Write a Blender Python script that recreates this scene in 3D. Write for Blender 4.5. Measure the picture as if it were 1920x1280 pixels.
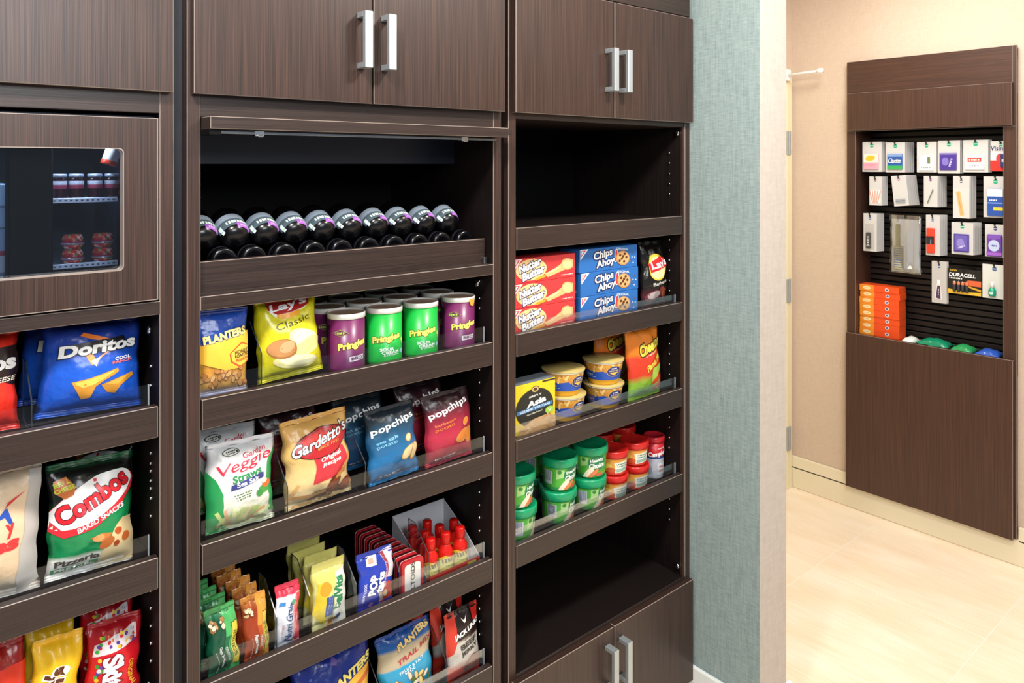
import bpy, bmesh, math, random
from mathutils import Vector, Matrix, noise
R_ = math.radians
random.seed(7)
for o in list(bpy.data.objects): bpy.data.objects.remove(o)
scene = bpy.context.scene
COL = scene.collection

# ------------------------------------------------------------------ camera
F_PX, HZ, CXP = 1400.0, 307.0, 960.0        # focal length, horizon row, centre column of the 1920x1280 frame
YAW, DIST, EYE = R_(40.48), 1.40, 1.701
cam = bpy.data.cameras.new('camera'); cam_o = bpy.data.objects.new('camera', cam); COL.objects.link(cam_o)
cam.sensor_width = 36; cam.lens = F_PX/1920*36; cam.shift_y = -(640-HZ)/1920; cam.clip_start = .02
cam_o.location = (0, -DIST, EYE); cam_o.rotation_euler = (R_(90), 0, -YAW)
scene.camera = cam_o
# ------------------------------------------------------------------ light
w = bpy.data.worlds.new('world'); scene.world = w; w.use_nodes = True
bgn = w.node_tree.nodes['Background']; bgn.inputs[0].default_value = (.80, .88, 1, 1); bgn.inputs[1].default_value = .30
def area(name, loc, target, sx, sy, power, col, spread=180):
    l = bpy.data.lights.new(name, 'AREA'); l.shape = 'RECTANGLE'; l.size = sx; l.size_y = sy; l.energy = power; l.color = col
    l.spread = R_(spread)
    o = bpy.data.objects.new(name, l); COL.objects.link(o); o.location = loc
    d = Vector(target)-Vector(loc); o.rotation_euler = d.to_track_quat('-Z', 'Y').to_euler()
    return o
area('ceiling_downlight_a', (-.05, -.85, 2.70), (.15, -.25, 1.0), .20, .20, 36, (1, .96, .94))
area('ceiling_downlight_b', (1.40, -.95, 2.70), (1.50, -.25, 1.0), .20, .20, 30, (1, .94, .86))
area('fill_light_front', (.3, -2.5, 2.68), (.9, 0, 1.0), 1.2, 1.2, 74, (.93, .97, 1))  # unseen broad fill, added to brighten cabinet fronts and goods
area('ceiling_light_alcove', (2.90, -.25, 2.70), (2.95, -.2, 0), .5, .5, 22, (1, .955, .90))
area('ceiling_light_hall', (2.8, -1.9, 2.70), (3.0, -1.2, .2), .9, .9, 17, (1, .97, .93))
vs = scene.view_settings
vs.view_transform = 'Standard'; vs.look = 'None'; vs.gamma = 1; vs.exposure = 0.0; vs.use_curve_mapping = False

# ------------------------------------------------------------------ helpers
def ray(u, v):
    a = (u-CXP)/F_PX; b = (HZ-v)/F_PX
    return Vector((math.sin(YAW)+math.cos(YAW)*a, math.cos(YAW)-math.sin(YAW)*a, b))
def X_(u, Y): r = ray(u, 0); return r.x*(Y+DIST)/r.y                 # world x of column u on the plane y = Y
def Z_(u, v, Y): r = ray(u, v); return EYE+r.z*(Y+DIST)/r.y          # world z of pixel on the plane y = Y
def RAD(u0, u1, Y):                                                   # radius of an upright round body seen between two columns
    uc = (u0+u1)/2; return 1.04*(u1-u0)/2*((Y+DIST)/ray(uc, 0).y)/F_PX*math.cos(math.atan((uc-CXP)/F_PX))
def AX(u, v, X): r = ray(u, v); t = X/r.x; return r.y*t-DIST, EYE+r.z*t   # (y, z) on the plane x = X
def lin(h):
    h = h.lstrip('#'); c = [int(h[i:i+2], 16)/255 for i in (0, 2, 4)]
    return tuple(x/12.92 if x <= .04045 else ((x+.055)/1.055)**2.4 for x in c)+(1,)
MATS = {}
def mat(col, rough=.45, metal=0, spec=.5, name=None, trans=0):
    k = (col, rough, metal, spec, trans)
    if k in MATS: return MATS[k]
    m = bpy.data.materials.new(name or 'paint_'+col.strip('#')); m.use_nodes = True
    b = m.node_tree.nodes['Principled BSDF']
    b.inputs['Base Color'].default_value = lin(col); b.inputs['Roughness'].default_value = rough
    b.inputs['Metallic'].default_value = metal; b.inputs['Specular IOR Level'].default_value = spec
    nt = m.node_tree                                                     # faint procedural mottling so nothing is perfectly flat
    tc = nt.nodes.new('ShaderNodeTexCoord'); nz = nt.nodes.new('ShaderNodeTexNoise'); nz.inputs['Scale'].default_value = 60
    mp = nt.nodes.new('ShaderNodeMapRange'); mp.inputs[3].default_value = max(.02, rough-.05); mp.inputs[4].default_value = rough+.05
    nt.links.new(tc.outputs['Object'], nz.inputs['Vector']); nt.links.new(nz.outputs[0], mp.inputs[0]); nt.links.new(mp.outputs[0], b.inputs['Roughness'])
    MATS[k] = m; return m
def node_mat(name):
    m = bpy.data.materials.new(name); m.use_nodes = True; nt = m.node_tree
    return m, nt, nt.nodes['Principled BSDF'], nt.nodes.new, nt.links.new
def wood(name, dark, light, axis, rough=.38, spec=.45, fine=760):
    m, nt, b, N, L = node_mat(name)
    tc = N('ShaderNodeTexCoord'); mp = N('ShaderNodeMapping')
    s = [fine]*3; s[axis] = 5; mp.inputs['Scale'].default_value = s
    n1 = N('ShaderNodeTexNoise'); n1.inputs['Scale'].default_value = 1; n1.inputs['Detail'].default_value = 1
    mp2 = N('ShaderNodeMapping'); s2 = [130]*3; s2[axis] = 1.6; mp2.inputs['Scale'].default_value = s2
    n2 = N('ShaderNodeTexNoise'); n2.inputs['Scale'].default_value = 1; n2.inputs['Detail'].default_value = 2
    L(tc.outputs['Object'], mp.inputs[0]); L(tc.outputs['Object'], mp2.inputs[0]); L(mp.outputs[0], n1.inputs[0]); L(mp2.outputs[0], n2.inputs[0])
    mx = N('ShaderNodeMath'); mx.operation = 'MULTIPLY_ADD'; mx.inputs[1].default_value = .16; L(n2.outputs[0], mx.inputs[0])
    sc = N('ShaderNodeMath'); sc.operation = 'MULTIPLY'; sc.inputs[1].default_value = .86; L(n1.outputs[0], sc.inputs[0]); L(sc.outputs[0], mx.inputs[2])
    r = N('ShaderNodeValToRGB'); r.color_ramp.elements[0].position = .33; r.color_ramp.elements[0].color = lin(dark)
    r.color_ramp.elements[1].position = .70; r.color_ramp.elements[1].color = lin(light)
    L(mx.outputs[0], r.inputs[0]); L(r.outputs[0], b.inputs['Base Color'])
    b.inputs['Roughness'].default_value = rough; b.inputs['Specular IOR Level'].default_value = spec
    bp = N('ShaderNodeBump'); bp.inputs['Strength'].default_value = .05; bp.inputs['Distance'].default_value = .002; L(n1.outputs[0], bp.inputs['Height']); L(bp.outputs[0], b.inputs['Normal'])
    return m
WOOD_V = wood('dark_wood_vertical_grain', '#1f1512', '#47322a', 2)
WOOD_H = wood('dark_wood_horizontal_grain', '#211815', '#3a2c27', 0)
WOOD_SHADE = wood('dark_wood_shaded_interior', '#0e0a09', '#1e1513', 2, .55, .2)  # same cabinet wood, with shade of inner sides and shelves put into the colour
WOOD_D = wood('display_wood_vertical_grain', '#38241c', '#523629', 2, .42)
WOOD_DH = wood('display_wood_horizontal_grain', '#38241c', '#523629', 1, .42)
EDGE = mat('#93867d', .35, name='worn_edge_band')
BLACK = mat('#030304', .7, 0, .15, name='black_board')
NAVY = mat('#10131c', .45, name='dark_filler')
STEEL = mat('#b4bdc1', .42, .65, name='brushed_steel')
CHROME = mat('#d8dadc', .2, 1, name='bright_metal')
def clear(name, tint, refl=.10, fres=1.0):
    m = bpy.data.materials.new(name); m.use_nodes = True; nt = m.node_tree; nt.nodes.clear()
    N, L = nt.nodes.new, nt.links.new
    o = N('ShaderNodeOutputMaterial'); t = N('ShaderNodeBsdfTransparent'); t.inputs[0].default_value = tint
    g = N('ShaderNodeBsdfGlossy'); g.inputs['Roughness'].default_value = .08; g.inputs[0].default_value = (.9, .95, 1, 1)
    f = N('ShaderNodeFresnel'); f.inputs[0].default_value = 1.45
    ma = N('ShaderNodeMath'); ma.operation = 'ADD'; ma.inputs[1].default_value = refl; fk = N('ShaderNodeMath'); fk.operation = 'MULTIPLY'; fk.inputs[1].default_value = fres; L(f.outputs[0], fk.inputs[0]); L(fk.outputs[0], ma.inputs[0])
    x = N('ShaderNodeMixShader'); L(ma.outputs[0], x.inputs[0]); L(t.outputs[0], x.inputs[1]); L(g.outputs[0], x.inputs[2]); L(x.outputs[0], o.inputs[0])
    return m
ACRYL = clear('clear_acrylic', (.955, .97, .98, 1), .015, .35)
ACRYL_E = mat('#2c3236', .2, name='acrylic_cut_edge')
GLASS = clear('window_glass', (.86, .88, .92, 1), .0)
FILM = clear('clear_film', (.98, .98, .98, 1), .20)

class MB:
    """collects shapes in one bmesh; build() links them as one mesh object"""
    def __init__(s): s.bm = bmesh.new(); s.mats = []; s.smooth = False
    def mi(s, m):
        if m not in s.mats: s.mats.append(m)
        return s.mats.index(m)
    def box(s, x0, x1, y0, y1, z0, z1, m, bev=0, seg=1, edge=None):
        bm = bmesh.new()
        bmesh.ops.create_cube(bm, size=1)
        for v in bm.verts:
            v.co = Vector(((x0+x1)/2+v.co.x*(x1-x0), (y0+y1)/2+v.co.y*(y1-y0), (z0+z1)/2+v.co.z*(z1-z0)))
        i = s.mi(m)
        for f in bm.faces: f.material_index = i
        if bev:
            old = set(bm.faces)
            r = bmesh.ops.bevel(bm, geom=bm.edges[:], offset=bev, segments=seg, affect='EDGES', profile=.5)
            if edge is not None:
                j = s.mi(edge)
                for f in r['faces']: f.material_index = j
        s.add(bm); return s
    def add(s, bm):
        me = bpy.data.meshes.new('tmp'); bm.to_mesh(me); bm.free(); s.bm.from_mesh(me); bpy.data.meshes.remove(me)
    def poly(s, verts, faces, m, smooth=False):
        i = s.mi(m); vs_ = [s.bm.verts.new(v) for v in verts]
        for f in faces:
            try: q = s.bm.faces.new([vs_[k] for k in f]); q.material_index = i; q.smooth = smooth
            except ValueError: pass
        return s
    def lathe(s, prof, m, seg=28, c=(0, 0, 0), axis='z', mats=None, cap=True):
        """prof: (r, h) pairs; mats: a material per segment"""
        rings = []
        for r, h in prof:
            ring = []
            for k in range(seg):
                a = 2*math.pi*k/seg; x, y = r*math.cos(a), r*math.sin(a)
                p = (x, y, h) if axis == 'z' else ((x, h, y) if axis == 'y' else (h, x, y))
                ring.append(s.bm.verts.new((p[0]+c[0], p[1]+c[1], p[2]+c[2])))
            rings.append(ring)
        flip = axis == 'y'
        for i in range(len(rings)-1):
            j = s.mi(mats[i] if mats else m)
            for k in range(seg):
                a, b, c2, d = rings[i][k], rings[i][(k+1) % seg], rings[i+1][(k+1) % seg], rings[i+1][k]
                f = s.bm.faces.new((a, d, c2, b) if flip else (a, b, c2, d)); f.material_index = j; f.smooth = True
        for ring, e in ((rings[0], 0), (rings[-1], -1)):
            if cap and prof[e][0] > 1e-4:
                f = s.bm.faces.new(ring[::-1] if (e == 0) != flip else ring); f.material_index = s.mi(mats[e] if mats else m)
        return s
    def tube(s, p0, p1, r, m, seg=8):
        p0, p1 = Vector(p0), Vector(p1); d = (p1-p0).normalized()
        a = d.orthogonal().normalized(); b = d.cross(a); i = s.mi(m); rr = []
        for p in (p0, p1):
            rr.append([s.bm.verts.new(p+(a*math.cos(2*math.pi*k/seg)+b*math.sin(2*math.pi*k/seg))*r) for k in range(seg)])
        for k in range(seg):
            f = s.bm.faces.new((rr[0][k], rr[0][(k+1) % seg], rr[1][(k+1) % seg], rr[1][k])); f.material_index = i; f.smooth = True
        f = s.bm.faces.new(rr[0][::-1]); f.material_index = i; f = s.bm.faces.new(rr[1]); f.material_index = i
        return s
    def build(s, name, parent=None, loc=None, kind=None):
        me = bpy.data.meshes.new(name)
        bmesh.ops.recalc_face_normals(s.bm, faces=s.bm.faces[:]) if not s.smooth else None
        s.bm.to_mesh(me); s.bm.free()
        for m in s.mats: me.materials.append(m)
        o = bpy.data.objects.new(name, me); COL.objects.link(o); o.parent = parent
        if loc: o.location = loc
        if kind: o['kind'] = kind
        return o
def thing(name, label, cat, loc=(0, 0, 0), rot=(0, 0, 0), group=None):
    o = bpy.data.objects.new(name, None); COL.objects.link(o); o.empty_display_size = .02
    o.location = loc; o.rotation_euler = rot; o['label'] = label; o['category'] = cat
    if group: o['group'] = group
    return o
def copy_tree(o, parent=None):
    c = o.copy(); COL.objects.link(c); c.parent = parent
    for ch in list(o.children): copy_tree(ch, c)
    return c
def dup(o, loc, label, group=None, rot=None):
    c = copy_tree(o); c.location = loc; c['label'] = label
    if rot: c.rotation_euler = rot
    if group: c['group'] = group
    return c

# ------------------------------------------------------------------ printed artwork laid on surfaces
TXT = {}
def text_geo(s, bold, shear, space):
    k = (s, bold, shear, space)
    if k not in TXT:
        c = bpy.data.curves.new('t', 'FONT'); c.body = s; c.size = 1; c.resolution_u = 3; c.offset = bold; c.shear = shear
        c.fill_mode = 'FRONT'; c.space_character = space; c.align_x = 'CENTER'
        o = bpy.data.objects.new('t', c); COL.objects.link(o)
        dg = bpy.context.evaluated_depsgraph_get(); me = bpy.data.meshes.new_from_object(o.evaluated_get(dg))
        vs_ = [(v.co.x, v.co.y) for v in me.vertices]; fs = [tuple(p.vertices) for p in me.polygons]
        bpy.data.objects.remove(o); bpy.data.curves.remove(c); bpy.data.meshes.remove(me)
        TXT[k] = (vs_, fs)
    return TXT[k]
# layers: positions are fractions of the face (x -.5 .. .5, y 0 .. 1)
def T(s, cx, cy, w, h, col, rot=0, shear=0, bold=.012, out=None, ow=.05, arc=0, space=1, part='lettering'):
    return dict(k='t', s=s, c=(cx, cy), w=w, h=h, col=col, rot=rot, shear=shear, bold=bold, out=out, ow=ow, arc=arc, space=space, part=part)
def E(cx, cy, rx, ry, col, rot=0, part='artwork', n=26): return dict(k='e', c=(cx, cy), rx=rx, ry=ry, col=col, rot=rot, part=part, n=n)
def P(pts, col, part='artwork'): return dict(k='p', pts=pts, col=col, part=part)
def RC(x0, y0, x1, y1, col, rot=0, part='artwork'): return dict(k='r', b=(x0, y0, x1, y1), col=col, rot=rot, part=part)
def G(cx, cy, w, h, col, rot=0, n=5, part='fine_print'):
    """a line of print too small to read: a row of short strokes"""
    pts = []; cr, sr = math.cos(R_(rot)), math.sin(R_(rot)); x = -w/2; k = 0; out = []
    while x < w/2-1e-6:
        ww = w/n*(.55+.3*((k*7) % 3)/2); q = [(x, -h/2), (min(x+ww, w/2), -h/2), (min(x+ww, w/2), h/2*(.6+.4*((k*5) % 2))), (x, h/2)]
        out.append(P([(cx+px*cr-py*sr, cy+px*sr+py*cr) for px, py in q], col, part)); x += w/n; k += 1
    return out
class Surf:
    def __init__(s, W, H, fn, cx=(), cz=(), clip=True, z0=0): s.W, s.H, s.fn, s.cx, s.cz, s.clip, s.z0 = W, H, fn, cx, cz, clip, z0
def flat_front(W, H, y): return Surf(W, H, lambda x, z, e: Vector((x, y-e, z)))
def flat_left(D, H, x): return Surf(D, H, lambda q, z, e: Vector((x-e, -q, z)))    # left side, q runs towards the front
def flat_top(W, D, z): return Surf(W, D, lambda x, q, e: Vector((x, q-D/2, z+e)))
def printed(layers, sf, parent, rough=.38, e0=.0005, de=.00016):
    parts = {}; done = []
    layers = [q for L in layers for q in (L if isinstance(L, list) else [L])]
    for L in layers:
        W, H = sf.W, sf.H; subs = []
        cx, cy = (L.get('c') or (0, 0)); rot = R_(L.get('rot', 0)); cr, sr = math.cos(rot), math.sin(rot)
        if L['k'] == 't':
            base, fs = text_geo(L['s'], L['bold'], L['shear'], L['space'])
            if not base: continue
            xs = [p[0] for p in base]; ys = [p[1] for p in base]
            mx, my = (min(xs)+max(xs))/2, (min(ys)+max(ys))/2
            wx, wy = max(max(xs)-min(xs), 1e-4), max(max(ys)-min(ys), 1e-4)
            kx, ky = L['w']*W/wx, L['h']*H/wy
            todo = ([(text_geo(L['s'], L['bold']+L['ow'], L['shear'], L['space']), L['out'])] if L['out'] else [])+[((base, fs), L['col'])]
            for (vv, ff), col in todo:
                pts = []
                for x, y in vv:
                    px, py = (x-mx)*kx, (y-my)*ky
                    if L['arc']: py += L['arc']*H*(1-(px/(L['w']*W/2))**2)
                    pts.append((cx*W+px*cr-py*sr, cy*H+px*sr+py*cr))
                subs.append((pts, ff, col))
        elif L['k'] == 'e':
            pts = []
            for k in range(L['n']):
                a = 2*math.pi*k/L['n']; px, py = L['rx']*W*math.cos(a), L['ry']*H*math.sin(a)
                pts.append((cx*W+px*cr-py*sr, cy*H+px*sr+py*cr))
            subs.append((pts, [tuple(range(L['n']))], L['col']))
        elif L['k'] == 'p':
            subs.append(([(x*W, y*H) for x, y in L['pts']], [tuple(range(len(L['pts'])))], L['col']))
        else:
            x0, y0, x1, y1 = L['b']; mx, my = (x0+x1)/2*W, (y0+y1)/2*H
            pts = [((x*W-mx)*cr-(y*H-my)*sr+mx, (x*W-mx)*sr+(y*H-my)*cr+my) for x, y in ((x0, y0), (x1, y0), (x1, y1), (x0, y1))]
            subs.append((pts, [(0, 1, 2, 3)], L['col']))
        for pts, ff, col in subs:
            bm = bmesh.new(); vv = [bm.verts.new((x, 0, z)) for x, z in pts]
            for f in ff:
                try: bm.faces.new([vv[i] for i in f])
                except ValueError: pass
            xs = [p[0] for p in pts]; zs = [p[1] for p in pts]
            bb4 = (min(xs), max(xs), min(zs), max(zs))
            order = 1+max([q[4] for q in done if q[0] < bb4[1] and bb4[0] < q[1] and q[2] < bb4[3] and bb4[2] < q[3]], default=0)   # print layers stack only where they overlap
            done.append(bb4+(order,))
            for axis, cuts, lo, hi in ((0, sf.cx, min(xs), max(xs)), (2, sf.cz, min(zs), max(zs))):
                n = Vector((1, 0, 0)) if axis == 0 else Vector((0, 0, 1))
                for c in cuts:
                    if lo < c < hi: bmesh.ops.bisect_plane(bm, geom=bm.verts[:]+bm.edges[:]+bm.faces[:], plane_co=n*c, plane_no=n, dist=1e-7)
            if sf.clip:
                for n, c in ((Vector((1, 0, 0)), W*.497), (Vector((-1, 0, 0)), W*.497)):
                    bmesh.ops.bisect_plane(bm, geom=bm.verts[:]+bm.edges[:]+bm.faces[:], plane_co=n*c, plane_no=n, dist=1e-7, clear_outer=True)
                bmesh.ops.bisect_plane(bm, geom=bm.verts[:]+bm.edges[:]+bm.faces[:], plane_co=(0, 0, H*.998), plane_no=(0, 0, 1), dist=1e-7, clear_outer=True)
                bmesh.ops.bisect_plane(bm, geom=bm.verts[:]+bm.edges[:]+bm.faces[:], plane_co=(0, 0, H*.002), plane_no=(0, 0, -1), dist=1e-7, clear_outer=True)
            e = e0+de*order
            for v in bm.verts: v.co = sf.fn(v.co.x, v.co.z, e)
            parts.setdefault(L['part'], []).append((min(xs), max(xs), min(zs), max(zs), mat(col, rough), bm))
    for n, items in parts.items():                                      # prints that lie apart become parts of their own
        cl = []
        for it in items:
            hit = [c for c in cl if any(it[0] < q[1]+.002 and q[0] < it[1]+.002 and it[2] < q[3]+.002 and q[2] < it[3]+.002 for q in c)]
            new = [it]
            for c in hit: new = c+new; cl.remove(c)
            cl.append(new)
        for c in cl:
            mb = MB(); mb.smooth = True
            for q in c:
                i = mb.mi(q[4])
                for f in q[5].faces: f.material_index = i; f.smooth = True
                mb.add(q[5])
            if len(mb.bm.faces): mb.build(n, parent)
            else: mb.bm.free()

# ------------------------------------------------------------------ product builders
def film_mat(name, stops, rough=.27, dist=.03, scale=5, metal=0):
    """printed film: colour bands up the pouch, edges broken by noise"""
    m, nt, b, N, L = node_mat(name)
    uv = N('ShaderNodeUVMap'); uv.uv_map = 'UVMap'; sp = N('ShaderNodeSeparateXYZ'); L(uv.outputs[0], sp.inputs[0])
    nz = N('ShaderNodeTexNoise'); nz.inputs['Scale'].default_value = scale; L(uv.outputs[0], nz.inputs['Vector'])
    ad = N('ShaderNodeMath'); ad.operation = 'MULTIPLY_ADD'; ad.inputs[1].default_value = dist*2; L(nz.outputs[0], ad.inputs[0])
    sb = N('ShaderNodeMath'); sb.operation = 'SUBTRACT'; sb.inputs[1].default_value = dist; L(sp.outputs[1], sb.inputs[0]); L(sb.outputs[0], ad.inputs[2])
    r = N('ShaderNodeValToRGB'); el = r.color_ramp.elements
    while len(el) > 1: el.remove(el[-1])
    el[0].position = stops[0][0]; el[0].color = lin(stops[0][1])
    for p, c in stops[1:]: e = el.new(p); e.color = lin(c)
    L(ad.outputs[0], r.inputs[0]); L(r.outputs[0], b.inputs['Base Color'])
    b.inputs['Roughness'].default_value = rough; b.inputs['Metallic'].default_value = metal
    n2 = N('ShaderNodeTexNoise'); n2.inputs['Scale'].default_value = 38; n2.inputs['Detail'].default_value = 2
    tc = N('ShaderNodeTexCoord'); L(tc.outputs['Object'], n2.inputs['Vector'])
    bp = N('ShaderNodeBump'); bp.inputs['Strength'].default_value = .5; bp.inputs['Distance'].default_value = .007; L(n2.outputs[0], bp.inputs['Height']); L(bp.outputs[0], b.inputs['Normal'])
    return m
class Bag:
    """pillow pouch: gusseted film body, crimped seals at both ends"""
    def __init__(s, W, H, T, seed=0, NU=18, NV=24, seal=.055, wr=1.0, flare=.0):
        s.W, s.H, s.T, s.NU, s.NV, s.seal, s.seed, s.wr, s.flare = W, H, T, NU, NV, seal, seed, wr, flare
    def shape(s, a, t):
        q = min(max((t-s.seal)/(1-2*s.seal), 0), 1)
        p = math.sin(math.pi*q**.85)**.55 if 0 < q < 1 else 0
        e = max(1-a*a, 0)**.62
        hw = s.W/2*(1-.055*p+s.flare*(.5-t))
        th = s.T/2*e*p
        k = s.seed*3.7
        edge = (1-p)*(1 if 0 < q < 1 else .25)
        wv = s.wr*(.0045*edge*math.sin(a*9+k+t*5)+(.0028*noise.noise(Vector((a*3+k, t*4, k)))+.0015*noise.noise(Vector((a*5+t*4+k, t*8-a*3, k+3))))*(.3+e))
        cr = .0007*math.sin(t*s.H*2*math.pi/.0045) if (t < s.seal or t > 1-s.seal) else 0
        sx = .006*s.wr*noise.noise(Vector((k, t*5, 1.5)))*(.4+p)
        return hw, th, wv, cr, sx
    def pt(s, x, z, e=0, back=False):
        a = max(-1, min(1, x/(s.W/2))); t = z/s.H
        hw, th, wv, cr, sx = s.shape(a, t)
        y = (th if back else -th)+wv+cr
        return Vector((a*hw+sx, y+(e if back else -e)+(0.0004 if back else -.0004), z))
    def build(s, parent, film, seal_film=None):
        for nm, lo, hi in (('pouch', s.seal, 1-s.seal), ('bottom_seal', 0, s.seal), ('top_seal', 1-s.seal, 1)):
            NV = s.NV if nm == 'pouch' else 8
            bm = bmesh.new(); uvl = bm.loops.layers.uv.new('UVMap'); g = {}
            for b in (0, 1):
                for i in range(s.NU+1):
                    for j in range(NV+1):
                        if b and i in (0, s.NU): g[b, i, j] = g[0, i, j]; continue
                        a = -1+2*i/s.NU; t = lo+(hi-lo)*j/NV
                        g[b, i, j] = bm.verts.new(s.pt(a*s.W/2, t*s.H, 0, b == 1))
            for b in (0, 1):
                for i in range(s.NU):
                    for j in range(NV):
                        ids = [(i, j), (i+1, j), (i+1, j+1), (i, j+1)]
                        if b: ids = ids[::-1]
                        try: f = bm.faces.new([g[b, p, q] for p, q in ids])
                        except ValueError: continue
                        f.smooth = True
                        for l, (p, q) in zip(f.loops, ids): l[uvl].uv = (p/s.NU, lo+(hi-lo)*q/NV)
            me = bpy.data.meshes.new(nm); bm.to_mesh(me); bm.free(); me.materials.append(film if nm == 'pouch' else (seal_film or film))
            o = bpy.data.objects.new(nm, me); COL.objects.link(o); o.parent = parent
    def surf(s):
        cx = [s.W/2*(-1+2*i/s.NU) for i in range(1, s.NU)]
        cz = [s.H*(s.seal+(1-2*s.seal)*j/s.NV) for j in range(0, s.NV+1)]
        def fn(x, z, e):
            p = s.pt(x, z); d = .0015
            a = s.pt(min(x+d, s.W/2), z)-s.pt(max(x-d, -s.W/2), z); b = s.pt(x, z+d)-s.pt(x, z-d)
            n = a.cross(b)
            n = n.normalized() if n.length > 1e-12 else Vector((0, -1, 0))
            if n.y > 0: n = -n
            return p+n*e
        return Surf(s.W, s.H, fn, cx, cz)
def bag(name, label, cat, u0, u1, vt, Y, zb, T, film, art, lean=6, roll=0, group=None, seed=0, seal_film=None, uc=None, H=None, W=None, wr=1.0, flare=0, seal=.055):
    Y = min(Y, .028+T/2) if Y < .12 else Y
    x0, x1 = X_(u0, Y), X_(u1, Y); W = W or (x1-x0); xc = (x0+x1)/2
    um = uc or (u0+u1)/2
    if H is None:
        H = Z_(um, vt, Y)-zb
        H = (Z_(um, vt, Y+math.sin(R_(lean))*H)-zb)/math.cos(R_(lean))
    o = thing(name, label, cat, (xc, Y, zb+.0012+abs(math.sin(R_(roll)))*W/2*(1+max(flare,0))), (R_(-lean), R_(roll), 0), group)
    b = Bag(W, H, T, seed, seal=seal, wr=wr, flare=flare); b.build(o, film, seal_film)
    printed(art, b.surf(), o, .32)
    return o
def bx_product(name, label, cat, W, H, D, base, front, loc, rotz=0, group=None, side=(), top=(), bev=.0012, rough=.42, part='carton'):
    o = thing(name, label, cat, loc, (0, 0, rotz), group)
    MB().box(-W/2, W/2, -D/2, D/2, 0, H, mat(base, rough), bev).build(part, o)
    printed(front, flat_front(W, H, -D/2), o, rough)
    if side: printed([dict(l, part='side_print') for q in side for l in (q if isinstance(q, list) else [q])], flat_left(D, H, -W/2), o, rough)
    if top: printed([dict(l, part='top_print') for l in top], flat_top(W, D, H), o, rough)
    return o
def round_surf(Rf, W, H, step=.005, z0=0):
    """wrap a WxH label round a body whose radius at height z is Rf(z)"""
    n = int(W/step)
    return Surf(W, H, lambda x, z, e: Vector(((Rf(z+z0)+e)*math.sin(x/Rf(z0+H/2)), -(Rf(z+z0)+e)*math.cos(x/Rf(z0+H/2)), z+z0)), [W*(i/n-.5) for i in range(1, n)], [H*i/6 for i in range(1, 6)])
# ================================================================== the setting
WX, WY0, WX1 = 1.921, -.238, 2.066            # blue wall stub: face, end, far side
FX, BY = 3.69, .645                            # far wall with the display, back wall of the alcove
def fabric_wall(name, base, light, sc=260, rough=.85, bump=.25):
    m, nt, b, N, L = node_mat(name)
    tc = N('ShaderNodeTexCoord')
    outs = []
    for s in ((sc, sc, 18), (40, 40, sc)):
        mp = N('ShaderNodeMapping'); mp.inputs['Scale'].default_value = s; n = N('ShaderNodeTexNoise'); n.inputs['Scale'].default_value = 1; n.inputs['Detail'].default_value = 2
        L(tc.outputs['Object'], mp.inputs[0]); L(mp.outputs[0], n.inputs[0]); outs.append(n)
    ad = N('ShaderNodeMath'); ad.operation = 'ADD'; L(outs[0].outputs[0], ad.inputs[0]); L(outs[1].outputs[0], ad.inputs[1])
    r = N('ShaderNodeValToRGB'); r.color_ramp.elements[0].position = .30; r.color_ramp.elements[1].position = .70
    h = N('ShaderNodeMath'); h.operation = 'MULTIPLY'; h.inputs[1].default_value = .5; L(ad.outputs[0], h.inputs[0]); L(h.outputs[0], r.inputs[0])
    r.color_ramp.elements[0].color = lin(base); r.color_ramp.elements[1].color = lin(light); L(r.outputs[0], b.inputs['Base Color'])
    b.inputs['Roughness'].default_value = rough; b.inputs['Specular IOR Level'].default_value = .2
    bp = N('ShaderNodeBump'); bp.inputs['Strength'].default_value = bump; bp.inputs['Distance'].default_value = .001; L(h.outputs[0], bp.inputs['Height']); L(bp.outputs[0], b.inputs['Normal'])
    return m
BLUE = fabric_wall('blue_woven_wallcovering', '#7d8f8f', '#a0b0ae')
BEIGE = fabric_wall('beige_wallcovering', '#cab4a0', '#d6c3b0', 300, .85, .12)
PINKISH = fabric_wall('pale_beige_paint', '#b4aba3', '#c1b9b1', 120, .8, .25)
CREAM = mat('#e9dfc3', .45, name='cream_baseboard_paint'); WHITE_T = mat('#e6ebe8', .4, name='white_baseboard_paint')
CEIL = mat('#e8e4dc', .9, name='ceiling_paint')
def st(o, lab=None): o['kind'] = 'structure'; return o
# blue stub wall: blue face towards the cabinets, pale end and far side
m = MB(); m.box(WX, WX1, WY0, BY, 0, 2.75, PINKISH)
o = st(m.build('wall_right'))
o.data.materials.append(BLUE)
for p in o.data.polygons:
    if p.normal.x < -.9: p.material_index = 1
st(MB().box(-1.2, WX, .62, .70, 0, 2.75, PINKISH).build('wall_rear'))
# far wall with a hole for the recessed display
HY0, HY1, HZ0, HZ1 = -.384, .325, .14, 2.19
m = MB(); m.box(FX, FX+.30, -4, HY0, 0, 2.75, BEIGE).box(FX, FX+.30, HY1, BY+.3, 0, 2.75, BEIGE).box(FX, FX+.30, HY0, HY1, HZ1, 2.75, BEIGE).box(FX, FX+.30, HY0, HY1, 0, HZ0, BEIGE)
st(m.build('wall_far'))
DX0, DX1, DZ = 2.62, 3.672, 2.155       # door opening in the back wall of the alcove (frame outer edges)
m = MB(); m.box(WX1, DX0, BY, BY+.12, 0, 2.75, BEIGE).box(DX0, FX, BY, BY+.12, DZ, 2.75, BEIGE).box(DX1, FX, BY, BY+.12, 0, DZ, BEIGE)
st(m.build('wall_back'))
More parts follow.
